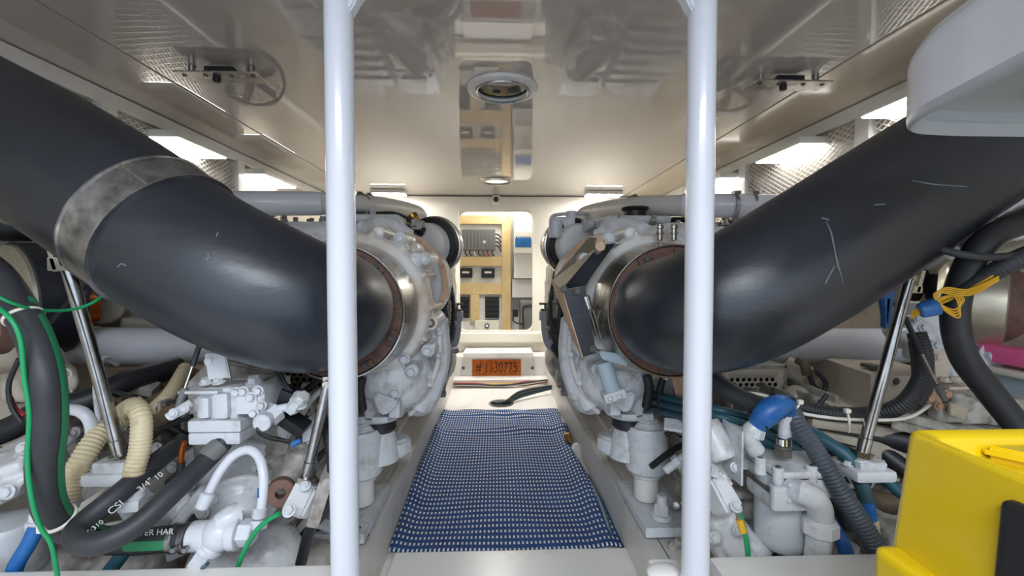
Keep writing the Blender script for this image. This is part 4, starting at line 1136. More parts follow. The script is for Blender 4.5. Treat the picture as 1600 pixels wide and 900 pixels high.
# perforated belt guards
def guard(label, x0, y0, x1, y1, Y, rim):
    p, q = at(x0, y0, Y), at(x1, y1, Y); W_, H_ = abs(q.x - p.x), abs(p.z - q.z)
    bm = bmesh.new(); n = 8; pit = .021; hr = .0075
    def loop(pts):
        vs = [bm.verts.new(v) for v in pts]
        return [bm.edges.new((vs[i], vs[(i + 1) % len(vs)])) for i in range(len(vs))]
    x_, z_ = min(p.x, q.x), min(p.z, q.z)
    ed = loop([(x_ - .02, Y, z_ - .02), (x_ + W_ + .02, Y, z_ - .02), (x_ + W_ + .02, Y, z_ + H_ + .02), (x_ - .02, Y, z_ + H_ + .02)])
    r_ = 0; zc = z_ + hr
    while zc < z_ + H_ - hr * .5:
        xc = x_ + hr + (pit / 2 if r_ % 2 else 0)
        while xc < x_ + W_ - hr * .5:
            ed += loop([(xc + hr * math.cos(a * PI / 4), Y, zc + hr * math.sin(a * PI / 4)) for a in range(8)]); xc += pit
        zc += pit * .87; r_ += 1
    bmesh.ops.triangle_fill(bm, edges=ed, use_beauty=True)
    t = thing('belt_guard', label, 'guard', (x_ + W_ / 2, Y, z_), 'perforated belt guards')
    b = MB(); b.bm.free(); b.bm = bm; o = b.part('perforated_plate', 'brownhose' if rim == 'l' else 'hull', t)
    sd = o.modifiers.new('sheet', 'SOLIDIFY'); sd.thickness = .003
    b = MB(); b.box2((x_ - .015, Y + .05, z_ - .015), (x_ + W_ + .015, Y + .12, z_ + H_ + .015), bev=.01); b.part('dark_back', 'black', t)
    b = MB(); b.box2((x_ - .03, Y - .004, z_ + H_ + .015), (x_ + W_ + .03, Y + .12, z_ + H_ + .03), bev=.004); b.box2((x_ - .03, Y - .004, z_ - .03), (x_ + W_ + .03, Y + .12, z_ - .015), bev=.004)
    for xx in (x_ - .03, x_ + W_ + .015): b.box2((xx, Y - .004, z_ - .03), (xx + .015, Y + .12, z_ + H_ + .03), bev=.004)
    b.part('guard_frame', 'engine2', t)
guard('perforated guard half hidden between the left exhaust hose and the left post', 446, 572, 506, 622, 1.5, 'l')
guard('perforated guard plate just right of the right post', 1140, 584, 1216, 612, 1.55, 'r')

# ------------------------------------------------------------------ left bay: shift valve
t = thing('shift_valve', 'clean white boxy shift valve block under the left exhaust hose', 'valve block', at(340, 695, 1.12))
Yv = 1.10
b = MB(); pbox(b, 292, 658, 376, 676, Yv, .17, .006); b.part('cover_plate', 'clean', t)
b = MB(); pbox(b, 293, 677, 375, 695, Yv + .003, .16, .006); b.part('base_plate', 'clean', t)
b = MB(); pbox(b, 304, 606, 372, 657, Yv + .02, .16, .012); pbox(b, 308, 622, 326, 655, Yv + .005, .05, .008); pbox(b, 330, 615, 356, 656, Yv + .005, .05, .01); pbox(b, 300, 620, 310, 645, Yv + .04, .06, .01)
b.part('valve_body', 'clean', t)
b = MB(); pbox(b, 366, 612, 402, 648, Yv - .005, .12, .006); pbox(b, 392, 606, 414, 650, Yv + .0, .14, .006); pbox(b, 362, 592, 414, 610, Yv + .10, .05, .006); b.part('side_block', 'clean', t)
bolt_parts('cap_screw', 'clean', t, [(at(x, y, Yv - .004), (0.1, -1, 0), .0095, .012) for x, y in ((404, 610), (393, 620), (409, 633), (397, 645), (370, 612), (381, 611))] + [(at(398, 600, Yv + .06), (0, -.2, 1), .016, .02)])
b = MB(); b.box(at(333, 604, Yv + .06), (.095, .12, .008), bev=.003); b.world_prism(pth((319, 553, Yv + .03), (351, 551, Yv + .03), (359, 590, Yv + .01), (325, 594, Yv + .01)), (0, .006, 0), .002); b.world_prism(pth((351, 551, Yv + .03), (354, 555, Yv + .09), (361, 592, Yv + .07), (359, 592, Yv + .01)), (.003, 0, 0), .001)
b.hexb(at(327, 565, Yv + .025), (0, -1, 0), .009, .006); b.hexb(at(323, 598, Yv + .02), (0, -.3, 1), .012, .012); b.hexb(at(342, 597, Yv + .02), (0, -.3, 1), .012, .012); b.part('angle_bracket', 'clean', t)
b = MB(); d_ = at(260, 650, Yv) - at(302, 625, Yv)
b.tube([at(262, 652, Yv - .02), at(300, 628, Yv + .0)], .010, 10)
b.world_prism(pth((261, 648, Yv - .03), (292, 632, Yv - .01), (296, 643, Yv - .01), (264, 659, Yv - .03)), (0, .008, 0), .003)
for x, y in ((271, 645), (288, 637)): b.hexb(at(x, y, Yv - .032), (0, -1, 0), .008, .006)
b.part('drilled_lever', 'clean', t)
b = MB(); b.rod(at(408, 662, Yv - .03), at(425, 648, Yv + .03), .021, .019, 20); b.hexb(at(419, 653, Yv + .01), (.5, .6, .5), .026, .03, False); b.rod(at(428, 640, Yv + .02), at(455, 635, Yv + .02), .010); b.hexb(at(455, 640, Yv + .02), (.5, -.3, .5), .017, .04, False); b.hexb(at(466, 630, Yv + .02), (.5, -.3, .6), .017, .03); b.rod(at(454, 642, Yv + .0), at(470, 626, Yv + .04), .012)
b.hexb(at(470, 624, Yv + .04), (.6, -.2, .5), .018, .018); b.part('pressure_sender', 'clean', t)
b = MB(); b.tube(pth((401, 668, Yv - .03), (404, 678, Yv - .03), (420, 686, Yv - .02), (440, 690, Yv), (455, 694, Yv)), .0028, 6); b.tube(pth((401, 668, Yv - .03), (408, 676, Yv - .03), (424, 682, Yv - .02), (445, 687, Yv), (458, 692, Yv)), .0028, 6); b.part('sender_leads', 'dark', t)
b = MB(); b.rod(at(456, 695, Yv), at(470, 688, Yv), .008, .006, 8); b.part('blue_joint', 'bluetape', t, label='blue shrink sleeve')
b = MB(); b.tube(pth((430, 578, Yv + .05), (440, 596, Yv + .04), (452, 612, Yv + .04)), .006, 8); b.tube(pth((434, 576, Yv + .05), (446, 598, Yv + .04), (456, 612, Yv + .04)), .004, 8); b.part('supply_leads', 'dark', t)
b = MB(); b.box(at(458, 622, Yv + .05), (.06, .04, .045), rot=(.2, .4, 0), bev=.005); b.box(at(460, 660, Yv + .07), (.07, .05, .03), rot=(.2, .6, 0), bev=.005); b.part('connector', 'dark', t)
# plate behind with round holes
t = thing('valve_carrier', 'grey white steel carrier plate behind the shift valve', 'bracket', at(430, 690, 1.3))
b = MB(); b.world_prism(pth((290, 600, 1.30), (330, 560, 1.30), (440, 585, 1.30), (470, 640, 1.30), (450, 710, 1.30), (400, 730, 1.30), (300, 720, 1.30)), (0, .03, 0), .006); b.part('plate', 'engine2', t)
b = MB(); b.rod(at(424, 612, 1.295), at(424, 612, 1.305), .026, seg=24); b.rod(at(441, 603, 1.295), at(441, 603, 1.305), .02, seg=24); b.part('lightening_hole', 'bilge', t)
b = MB(); b.world_prism(pth((444, 622, 1.25), (470, 642, 1.25), (448, 690, 1.25), (430, 680, 1.25)), (0, .04, 0), .006); b.world_prism(pth((470, 660, 1.2), (490, 650, 1.2), (494, 690, 1.2), (470, 700, 1.2)), (0, .05, 0), .01); b.part('web', 'clean', t)

# ------------------------------------------------------------------ left bay: raw water elbow and strainer casting at the bottom
t = thing('water_manifold', 'white cast four way water fitting with a clamped hose at its left end', 'pipe fitting', at(340, 880, 1.05))
Yw = 1.04
b = MB(); b.rod(at(300, 838, Yw), at(338, 836, Yw), .033, seg=24); b.sphere(at(345, 833, Yw), .040); b.rod(at(345, 833, Yw), at(372, 832, Yw), .031, .030)
b.tube(pth((345, 833, Yw), (352, 812, Yw), (372, 802, Yw + .02)), .026, 14)
b.rod(at(345, 840, Yw), at(322, 862, Yw - .02), .026, .023); b.ring(at(330, 853, Yw - .01), (-.6, -.2, -.8), .02, .030, .012); b.ring(at(362, 833, Yw), (1, 0, 0), .02, .037, .02); b.rod(at(376, 832, Yw), at(398, 832, Yw), .030, seg=6)
b.part('cross_body', 'clean', t)
b = MB(); b.box(at(311, 876, Yw - .03), (.032, .03, .035), rot=(.4, .6, .2), bev=.006); b.part('square_plug', 'clean', t)
b = MB(); b.tube(pth((312, 892, Yw - .03), (318, 886, Yw - .05), (325, 880, Yw - .04)), .004, 8); b.part('blue_lead', 'teal', t)
t = thing('pump_housing', 'dusty white pump casting with a round belly behind the water fitting', 'pump', at(380, 860, 1.25))
b = MB(); b.rod(at(385, 720, 1.35), at(372, 800, 1.18), .085, .075, 32); b.ring(at(385, 728, 1.33), at(372, 800, 1.18) - at(385, 728, 1.33), .05, .105, .03, 40); b.ring(at(374, 792, 1.19), at(385, 720, 1.35) - at(372, 800, 1.18), .05, .095, .02, 40)
b.sphere(at(372, 802, 1.17), .07, (1, .7, .8)); b.box(at(385, 745, 1.4), (.24, .12, .12), bev=.03); b.sphere(at(420, 870, 1.25), .09); b.sphere(at(345, 880, 1.2), .08)
b.part('casing', 'engine', t, remesh=.007, smooth=3, disp=.005)
bolt_parts('casing_bolt', 'clean', t, [(at(x, y, 1.15 if y > 780 else 1.24), (0, -1, .3), .012, .014) for x, y in ((343, 803), (390, 806), (372, 757), (405, 762), (360, 735), (400, 732))])
b = MB(); b.world_prism(pth((355, 726, 1.28), (402, 724, 1.28), (408, 745, 1.26), (395, 752, 1.26), (362, 756, 1.26)), (0, .01, 0), .004); b.part('clean_flange', 'clean', t)
# clamp block under the second rod
t = thing('clamp_block', 'worn white clamp block with a green wire lug, left of the left post', 'bracket', at(465, 810, 1.06))
b = MB(); b.world_prism(pth((462, 750, 1.05), (494, 762, 1.07), (470, 812, 1.03), (436, 800, 1.01)), (.01, .06, -.035), .006); b.part('block', 'engine', t)
bolt_parts('block_bolt', 'clean', t, [(at(477, 760, 1.045), (0, -.5, 1), .010, .010), (at(452, 798, 1.0), (0, -.7, .6), .011, .010)])
b = MB(); b.box(at(505, 770, 1.10), (.03, .10, .12), rot=(.2, .3, .2), bev=.004); b.rod(at(512, 757, 1.04), at(512, 757, 1.06), .015); b.part('side_plate', 'engine2', t)
b = MB(); b.ring(at(440, 765, 1.1), (.4, -1, .2), .012, .032, .04, 28); b.part('rusty_cap', 'rust', t)
b = MB(); b.rod(at(440, 768, 1.14), at(466, 720, 1.2), .035, .03, 20); b.sphere(at(470, 716, 1.2), .04); b.part('pipe_stub', 'engine2', t)

# ------------------------------------------------------------------ left bay: hoses
t = hose('raw_water_hose', 'greyhose', 'thick dark hose with a long green stripe curving down the left edge',
     [(-60, 395, .98), (-10, 425, .95), (28, 478, .92), (55, 530, .90), (72, 590, .88), (76, 660, .88), (70, 730, .90), (76, 785, .93), (100, 822, .97), (150, 842, 1.02), (210, 846, 1.04), (250, 843, 1.04), (302, 838, 1.04)], .0285, seg=28)
def strip(pts, r, off, width, name, mat, parent):
    """coloured band lying on a hose, on the side given by off"""
    path = resample(smooth_path(pth(*pts), 120), .01)[0]; verts = []; faces = []
    n = len(path); A = 5
    b = MB()
    for i, p in enumerate(path):
        T = (path[min(i + 1, n - 1)] - path[max(i - 1, 0)]).normalized()
        n1 = (V((0, 0, CAMZ)) - p); n1 = (n1 - T * n1.dot(T)).normalized(); n2 = T.cross(n1)
        for k in range(A):
            a = off + width * (k / (A - 1) - .5)
            verts.append(p + (n1 * math.cos(a) + n2 * math.sin(a)) * (r + .0009))
    for i in range(n - 1):
        for k in range(A - 1): faces.append([i * A + k, i * A + k + 1, (i + 1) * A + k + 1, (i + 1) * A + k])
    b._add(verts, faces); return b.part(name, mat, parent, angle=180)
HP = [(28, 478, .92), (55, 530, .90), (72, 590, .88), (76, 660, .88), (70, 730, .90), (76, 785, .93), (100, 822, .97), (150, 842, 1.02)]
strip(HP, .0285, -.92, .55, 'green_stripe', 'greens', t)
strip([(200, 845, 1.04), (250, 843, 1.04), (280, 840, 1.04)], .0285, .45, .75, 'green_stripe', 'greens', t)
text('WATER HAR', .017, at(238, 833, 1.015) + V((0, -.009, .006)), (1, .0, .03), (0, .3, 1), 'text', 'printed_words', t, sx=1.1)
for px in (270, 288):
    b = MB(); b.ring(at(px, 841, 1.04), (1, 0, .04), .026, .0325, .013, 32); b.hexb(at(px + 3, 856, 1.0), (.2, -1, 0), .007, .012, False); b.part('hose_clamp', 'band', t)
for p_, q_ in (((44, 502, .915), (.6, .0, .9)),):
    b = MB(); d = (at(55, 530, .90) - at(28, 478, .92)).normalized(); b.ring(at(36, 493, .914), d, .027, .0315, .007, 28); b.part('cable_tie', 'whitew', t)
d = (at(120, 834, .99) - at(85, 800, .94)).normalized(); b = MB(); b.ring(at(90, 808, .95), d, .027, .0315, .008, 28); b.box(at(72, 822, .93), (.012, .03, .016), bev=.002); b.part('cable_tie', 'whitew', t)

t = hose('bilge_hose', 'greyhose', 'smooth dark grey hose doubled back in a hairpin at lower left',
     [(350, 690, 1.12), (320, 722, 1.08), (265, 775, 1.0), (215, 820, .95), (165, 846, .92), (130, 848, .92), (118, 832, .94), (140, 808, .97), (190, 768, 1.02), (240, 725, 1.1), (285, 690, 1.2)], .0225, seg=24)
def on_hose(body, size, px, py, Y, ax, up, sx=1.0): text(body, size, at(px, py, Y), ax, up, 'text', 'printed_words', t, sx=sx)
dirn = at(190, 768, 1.0) - at(140, 808, .95)
on_hose('CSI', .020, 181, 793, .975, dirn, (-.4, 0, 1)); on_hose('16:310', .013, 146, 826, .93, dirn, (-.4, 0, 1)); on_hose('3/4"', .019, 227, 758, 1.025, dirn, (-.4, 0, 1)); on_hose('10', .017, 248, 744, 1.05, dirn, (-.4, 0, 1))
b = MB(); d = at(330, 712, 1.09) - at(350, 690, 1.12); b.rod(at(345, 695, 1.115), at(322, 717, 1.085), .0245, seg=20); b.part('grey_sleeve', 'greyplast', t)
t = hose('ribbed_hose', 'cream', 'cream ribbed hose bending down to a white socket, left one beside the rod', [(215, 640, 1.22), (190, 655, 1.16), (155, 680, 1.1), (130, 715, 1.06), (112, 750, 1.04), (103, 782, 1.03)], .0215, ribs=(.0085, .0025), seg=22)
b = MB(); b.box(at(101, 790, 1.03), (.045, .045, .03), rot=(.2, .35, .3), bev=.006); b.part('socket', 'clean', t)
t = hose('ribbed_hose', 'cream', 'cream ribbed hose hooked over at its top, right of the slanting rod', [(188, 652, 1.2), (198, 640, 1.15), (212, 636, 1.10), (221, 655, 1.07), (219, 700, 1.06), (210, 735, 1.05), (208, 762, 1.05)], .0205, ribs=(.0085, .002), seg=22)
b = MB(); b.ring(at(208, 764, 1.05), (0, 0, -1), .015, .024, .02, 24); b.box(at(206, 785, 1.045), (.042, .042, .028), rot=(.1, .1, .3), bev=.006); b.rod(at(207, 770, 1.05), at(206, 782, 1.05), .019); b.part('socket', 'clean', t)
hose('vent_hose', 'pipe', 'smooth white hose arching over behind the green striped hose', [(80, 648, 1.15), (105, 640, 1.12), (130, 645, 1.10), (143, 665, 1.1), (143, 700, 1.12)], .0135)
t = hose('paint_flecked_hose', 'pipe', 'white hose flecked with blue paint arching in front of the pump casing', [(318, 790, 1.06), (330, 762, 1.07), (345, 735, 1.08), (365, 712, 1.09), (388, 703, 1.09), (405, 715, 1.08), (412, 745, 1.06), (410, 780, 1.05), (407, 800, 1.05)], .0108)
b = MB(); b.rod(at(411, 760, 1.056), at(410, 777, 1.051), .0114, seg=18); b.part('blue_fleck', 'blue', t)
b = MB(); b.rod(at(407, 792, 1.05), at(405, 808, 1.05), .016); b.hexb(at(405, 812, 1.05), (0, -.3, -1), .02, .02, False); b.part('ferrule', 'clean', t)
b = MB(); b.rod(at(326, 770, 1.06), at(314, 795, 1.05), .017, .015); b.part('ferrule', 'clean', t)
for k, (pts, r, lb) in enumerate((
        ([(-20, 455, .86), (20, 474, .88), (60, 484, .92), (110, 484, .98), (150, 470, 1.02), (180, 440, 1.06)], .0032, 'thin green wire swinging from the left edge up to the exhaust hose'),
        ([(-20, 470, .86), (14, 495, .85), (32, 530, .85), (38, 590, .85), (46, 650, .85), (43, 720, .86), (50, 780, .87), (64, 825, .89), (80, 850, .90), (90, 900, .92)], .0042, 'thin green wire hanging down over the thick striped hose'),
        ([(368, 895, 1.02), (382, 860, 1.01), (400, 830, 1.0), (420, 812, 1.0), (436, 803, .995)], .0055, 'green earth wire running up to the worn clamp block'))):
    hose('green_wire', 'greenw', lb, pts, r, 'wire', 'green wires in the left bay', seg=10)
hose('bearing_hose', 'blackhose', 'dark blue black hose dropping beside the left post', [(500, 640, 1.2), (512, 680, 1.14), (520, 730, 1.1), (512, 790, 1.08), (486, 825, 1.08), (470, 880, 1.1)], .0135)
hose('suction_hose', 'blackhose', 'black hose crossing behind the white arched hose at far left', [(-40, 690, 1.3), (20, 668, 1.32), (70, 640, 1.34), (140, 625, 1.38), (200, 595, 1.45), (280, 572, 1.6)], .034)
for k, (pts, r, m_, lb) in enumerate((
        ([(190, 640, 1.5), (240, 610, 1.55), (300, 580, 1.65)], .03, 'brownhose', 'brown grimy hose uppermost in the bundle under the left cross pipe'),
        ([(200, 655, 1.42), (250, 625, 1.48), (310, 585, 1.6)], .026, 'brownhose', 'brown grimy hose second down in the bundle under the left cross pipe'),
        ([(215, 660, 1.36), (262, 620, 1.42), (290, 575, 1.55)], .022, 'cream', 'cream stained hose on top of the brown bundle under the left cross pipe'),
        ([(225, 680, 1.3), (275, 640, 1.38), (330, 600, 1.5)], .026, 'brownhose', 'brown grimy hose lowest in the bundle under the left cross pipe'))):
    hose('stained_hose', m_, lb, pts, r, 'hose', 'stained hoses under the left cross pipe')
hose('jumper_cable', 'blackhose', 'thin dark blue cable slanting behind the slanting rod at left', [(120, 770, 1.2), (130, 740, 1.2), (170, 715, 1.2), (230, 680, 1.22), (300, 650, 1.2)], .006, 'cable')
hose('jumper_cable', 'dark', 'thin black cable hanging behind the green wire at far left', [(30, 560, 1.05), (14, 600, 1.05), (18, 635, 1.05), (34, 660, 1.05)], .005, 'cable')
hose('battery_lead', 'redw', 'short dull red lead at the left edge above the white block', [(14, 620, 1.06), (24, 640, 1.06), (38, 650, 1.06)], .006, 'cable')
hose('drain_hose', 'blue', 'blue hose coming down to the sill at the lower left corner', [(58, 822, 1.04), (45, 850, 1.03), (28, 878, 1.02), (18, 905, 1.02)], .0155)
hose('drain_hose', 'teal', 'blue green hose below the hairpin hose', [(212, 830, 1.06), (205, 845, 1.05), (190, 868, 1.04), (165, 900, 1.04)], .0155)
b = MB(); b.rod(at(222, 815, 1.07), at(208, 838, 1.05), .018, .016); b.hexb(at(226, 808, 1.07), (.3, 0, 1), .02, .02); b.thing('hose_tail', 'cream', 'yellowed white hose tail above the blue green hose', 'hose tail')
b = MB(); b.rod(at(62, 800, 1.06), at(58, 825, 1.05), .018, .016); b.ring(at(60, 812, 1.05), (0, 0, -1), .015, .022, .02); b.thing('hose_tail', 'engine', 'white hose tail above the blue hose at far left', 'hose tail')
hose('copper_lead', 'copper', 'short bare copper stub beneath the shift valve', [(288, 690, 1.1), (284, 705, 1.1), (283, 722, 1.1)], .0065, 'wire')
hose('copper_tail', 'blackhose', 'dark sleeve hanging from the bare copper stub', [(283, 722, 1.1), (280, 740, 1.1), (262, 755, 1.1)], .009, 'cable')
for k in range(3):
    hose('white_lead', 'whitew', ['white lead nearest the ribbed hose socket', 'white lead in the middle of the three under the rod foot', 'white lead farthest right under the rod foot'][k], [(120, 800 - k * 3, 1.12), (150, 785 - k * 5, 1.12), (165 + k * 4, 765 - k * 4, 1.13), (185 + k * 4, 745 - k * 2, 1.14)], .0055, 'wire', 'white leads under the left rod')

# ------------------------------------------------------------------ left bay: castings and brackets in the background
def chunk(name, mat, label, cat, parts, remesh=.008, smooth=3, disp=.006, group=None, bolts=()):
    b = MB()
    for p in parts:
        k = p[0]
        if k == 'b': b.box(at(*p[1]), p[2], rot=p[3] if len(p) > 3 else None, bev=p[4] if len(p) > 4 else .012)
        elif k == 'r': b.rod(at(*p[1]), at(*p[2]), p[3], p[4] if len(p) > 4 else None, seg=24)
        elif k == 's': b.sphere(at(*p[1]), p[2])
        elif k == 't': b.tube(pth(*p[1]), p[2], 14)
    for x, y, Y, r in bolts:
        b.rod(at(x, y, Y + .05), at(x, y, Y), r * 1.6)
    o = b.thing(name, mat, label, cat, group, remesh=remesh, smooth=smooth, disp=disp)
    if bolts:
        bolt_parts('bolt', 'clean', o, [(at(x, y, Y - .002), (0, -1, .2), r, r) for x, y, Y, r in bolts])
    return o
chunk('bearer_bracket', 'engine', 'white ribbed steel bracket at the far left edge', 'bracket', [('b', (20, 715, 1.15), (.16, .2, .03), (.2, -.35, .2)), ('b', (25, 735, 1.15), (.17, .2, .02), (.2, -.35, .2)), ('b', (-5, 745, 1.2), (.2, .2, .12), (0, -.3, 0))], .006, 2, .002, bolts=((38, 700, 1.08, .01), (14, 768, 1.05, .012)))
b = MB(); c = at(5, 850, 1.12); b.lathe([(0, .0), (.075, .0), (.078, .006), (.078, .11), (.07, .125), (0, .13)], c + V((0, 0, -.07)), (0, 0, 1), 40); b.thing('water_filter', 'clean', 'pale round tank in the lower left corner', 'tank')
chunk('heat_exchanger', 'engine2', 'grimy white cast heat exchanger behind the ribbed hoses', 'heat exchanger', [('r', (60, 720, 1.6), (330, 660, 1.7), .09), ('b', (170, 690, 1.55), (.3, .12, .10), (0, .15, 0)), ('r', (100, 760, 1.4), (260, 700, 1.5), .08), ('b', (240, 720, 1.4), (.3, .2, .1), (0, -.2, 0)), ('s', (180, 760, 1.35), .08), ('r', (240, 760, 1.3), (300, 720, 1.35), .05)], .009, 3, .012,
      bolts=((150, 690, 1.35, .012), (118, 676, 1.36, .012), (245, 700, 1.28, .012), (270, 730, 1.26, .011), (236, 655, 1.4, .012)))
chunk('starter_motor', 'beige', 'cream casting with bolts behind the left cross pipe, near a rusty stub', 'casting', [('b', (232, 480, 2.0), (.34, .2, .5), None, .04), ('r', (160, 480, 1.8), (175, 480, 1.95), .07), ('t', [(120, 440, 1.85), (160, 420, 1.9), (230, 470, 1.95)], .03), ('b', (240, 505, 1.85), (.2, .1, .05))], .01, 3, .008, bolts=((190, 460, 1.86, .013), (192, 483, 1.86, .013), (222, 487, 1.86, .013)))
b = MB(); b.ring(at(148, 483, 1.72), (-.5, -1, 0), .035, .055, .08, 28); b.thing('rusty_stub', 'copper', 'rusty orange pipe stub behind the left slanting rod', 'pipe stub')
chunk('lower_gear_case', 'engine', 'pale casting with levers between the hairpin hose and the pump casing', 'casting', [('r', (245, 815, 1.2), (300, 770, 1.25), .045), ('b', (280, 770, 1.3), (.2, .14, .06), (0, -.6, 0)), ('b', (300, 790, 1.18), (.12, .05, .03), (.1, -.9, .1)), ('s', (250, 800, 1.2), .05), ('b', (270, 745, 1.35), (.3, .1, .1), (0, -.5, 0)), ('b', (330, 820, 1.3), (.25, .1, .08), (0, -.4, 0))], .006, 2, .003, bolts=((300, 757, 1.2, .008), (318, 800, 1.13, .011), (338, 780, 1.15, .012)))
chunk('bilge_casting', 'engine2', 'broad rounded casting along the sill under the hoses at left', 'casting', [('r', (60, 880, 1.3), (260, 890, 1.25), .055), ('s', (90, 880, 1.22), .06), ('b', (430, 880, 1.35), (.3, .12, .10), None, .02), ('s', (500, 890, 1.3), .07)], .009, 3, .012)
b = MB()
for k in range(7): b.tube(pth((20, 606 + k * 4, 1.5), (60, 604 + k * 4, 1.5)), .0025, 6, n=4)
o = MB().box2(at(-60, 598, 1.52), at(90, 690, 1.56)).thing('louvred_panel', 'beige', 'cream louvred panel low on the left hull behind the hoses', 'panel')
b.part('louvres', 'seam', o)
chunk('elbow_casting', 'hull', 'dusty casting behind the left hoses beside the rusty flange', 'casting', [('t', [(-20, 560, 1.4), (20, 545, 1.4), (60, 560, 1.45), (80, 610, 1.5)], .06), ('r', (95, 585, 1.5), (96, 600, 1.4), .04), ('b', (60, 600, 1.5), (.15, .1, .1))], .008, 2, .006, bolts=((104, 586, 1.42, .015), (106, 612, 1.42, .012)))
hose('throttle_cable', 'dark', 'black cable slanting behind the left rod toward the drum', [(80, 505, 1.35), (110, 470, 1.35), (140, 440, 1.32), (160, 425, 1.3)], .008, 'cable')
hose('throttle_cable', 'greyhose', 'grey cable bundle curling above the rusty stub at left', [(112, 400, 1.4), (132, 420, 1.42), (136, 450, 1.45), (120, 480, 1.45)], .014, 'cable')

# ------------------------------------------------------------------ right bay: strainer canister
t = thing('fuel_filter', 'tall white filter canister with a chrome capped lid in the right bay', 'filter', at(1215, 870, 1.1))
Yc = 1.12
cc = at(1222, 790, Yc + .02); ztop = at(0, 752, Yc).z; zbot = at(0, 905, Yc - .05).z
b = MB(); b.lathe([(0, 0), (.05, .0), (.062, .012), (.066, .03), (.066, ztop - zbot)], (cc.x, cc.y, zbot), (0, 0, 1), 44)
b.box(V((cc.x + .03, cc.y - .055, (ztop + zbot) / 2)), (.010, .02, ztop - zbot), bev=.003); b.part('canister_body', 'clean', t)
b = MB(); b.box(at(1232, 742, Yc + .02), (.150, .15, .055), bev=.010); b.box(at(1232, 722, Yc + .02), (.165, .16, .018), bev=.006); b.box(at(1222, 768, Yc + .01), (.13, .12, .04), bev=.012)
for x, y in ((1188, 722), (1216, 738), (1268, 735), (1212, 765)): p = at(x, y, Yc - .05); b.rod(p + V((0, 0, -.03)), p + V((0, 0, .012)), .013)
b.box(at(1285, 745, Yc - .02), (.035, .03, .02), bev=.004); b.box(at(1281, 755, Yc - .02), (.012, .03, .045), bev=.003); b.part('filter_head', 'clean', t)
b = MB(); b.box(at(1232, 728, Yc + .02), (.158, .153, .004), bev=0); b.box(at(1222, 752, Yc + .015), (.136, .128, .004), bev=0); b.part('lid_contrast_seam', 'seam', t)  # dark strips added at both joints to give the head shading contrast
b = MB()
for x, y in ((1188, 718), (1216, 733), (1268, 731)): p = at(x, y, Yc - .05); b.rod(p, p + V((0, 0, .008)), .0075, seg=6)
b.part('socket_screws', 'band', t)
p = at(1223, 712, Yc)
b = MB(); b.hexb(p, (0, 0, 1), .023, .018, False); b.rod(p + V((0, 0, .018)), p + V((0, 0, .026)), .021); b.part('hex_base', 'seam', t)
b = MB(); b.rod(p + V((0, 0, .026)), p + V((0, 0, .048)), .016, .015); b.rod(p + V((.022, .01, .01)), p + V((.022, .01, .046)), .008); b.part('filler_cap', 'chrome', t)
b = MB(); b.box(at(1240, 778, Yc - .075), (.11, .02, .06), bev=.012, rot=(0, 0, 0))
for x, y in ((1233, 757), (1270, 756), (1232, 781)): q = at(x, y, Yc - .085); b.hexb(q, (0, -1, 0), .006, .006, False)
b.part('port_flange', 'clean', t)
b = MB(); b.tube(pth((1240, 766, Yc - .07), (1255, 770, Yc - .10), (1272, 778, Yc - .10), (1281, 795, Yc - .09), (1281, 812, Yc - .08)), .028, 24); b.part('elbow', 'clean', t)
b = MB(); q = at(1281, 812, Yc - .08); b.rod(q + V((0, 0, .0)), q + V((0, 0, -.034)), .040, seg=8); b.ring(q + V((0, 0, .004)), (0, 0, -1), .02, .033, .006); b.part('union_nut', 'engine', t)
b = MB(); b.rod(q + V((0, 0, -.03)), q + V((-.012, 0, -.18)), .028, .027); b.part('outlet_pipe', 'clean', t)
b = MB(); b.box(at(1160, 700, Yc + .08), (.09, .006, .12), bev=.002); b.box(at(1144, 705, Yc + .03), (.006, .1, .14), bev=.002); b.hexb(at(1148, 730, Yc + .01), (0, -1, .3), .010, .01); b.part('mounting_bracket', 'clean', t)
b = MB(); b.tube(pth((1182, 705, Yc), (1172, 690, Yc), (1172, 675, Yc), (1180, 668, Yc)), .022, 16); b.rod(at(1176, 683, Yc), at(1180, 668, Yc), .026, seg=8); b.part('inlet_elbow', 'clean', t)
t = thing('taped_elbow', 'hose elbow wrapped in bright blue tape with black ties above the filter', 'hose elbow', at(1205, 665, 1.1))
b = MB(); b.tube(pth((1183, 664, Yc), (1196, 648, Yc - .01), (1212, 636, Yc - .01), (1227, 632, Yc), (1232, 644, Yc + .01)), [.024, .031, .031, .024, .018], 20); b.part('blue_tape_wrap', 'bluetape', t, label='bright blue tape')
b = MB()
for (x0, y0, x1, y1) in ((1184, 660, 1190, 655), (1214, 635, 1220, 633)):
    pa, pb = at(x0, y0, Yc), at(x1, y1, Yc); b.ring(pa, pb - pa, .024, .0325, .005, 28)
b.part('black_tie', 'black', t)
b = MB(); b.rod(at(1228, 640, Yc + .01), at(1226, 690, Yc + .03), .0155, .017); b.part('hose_tail', 'pipe', t)

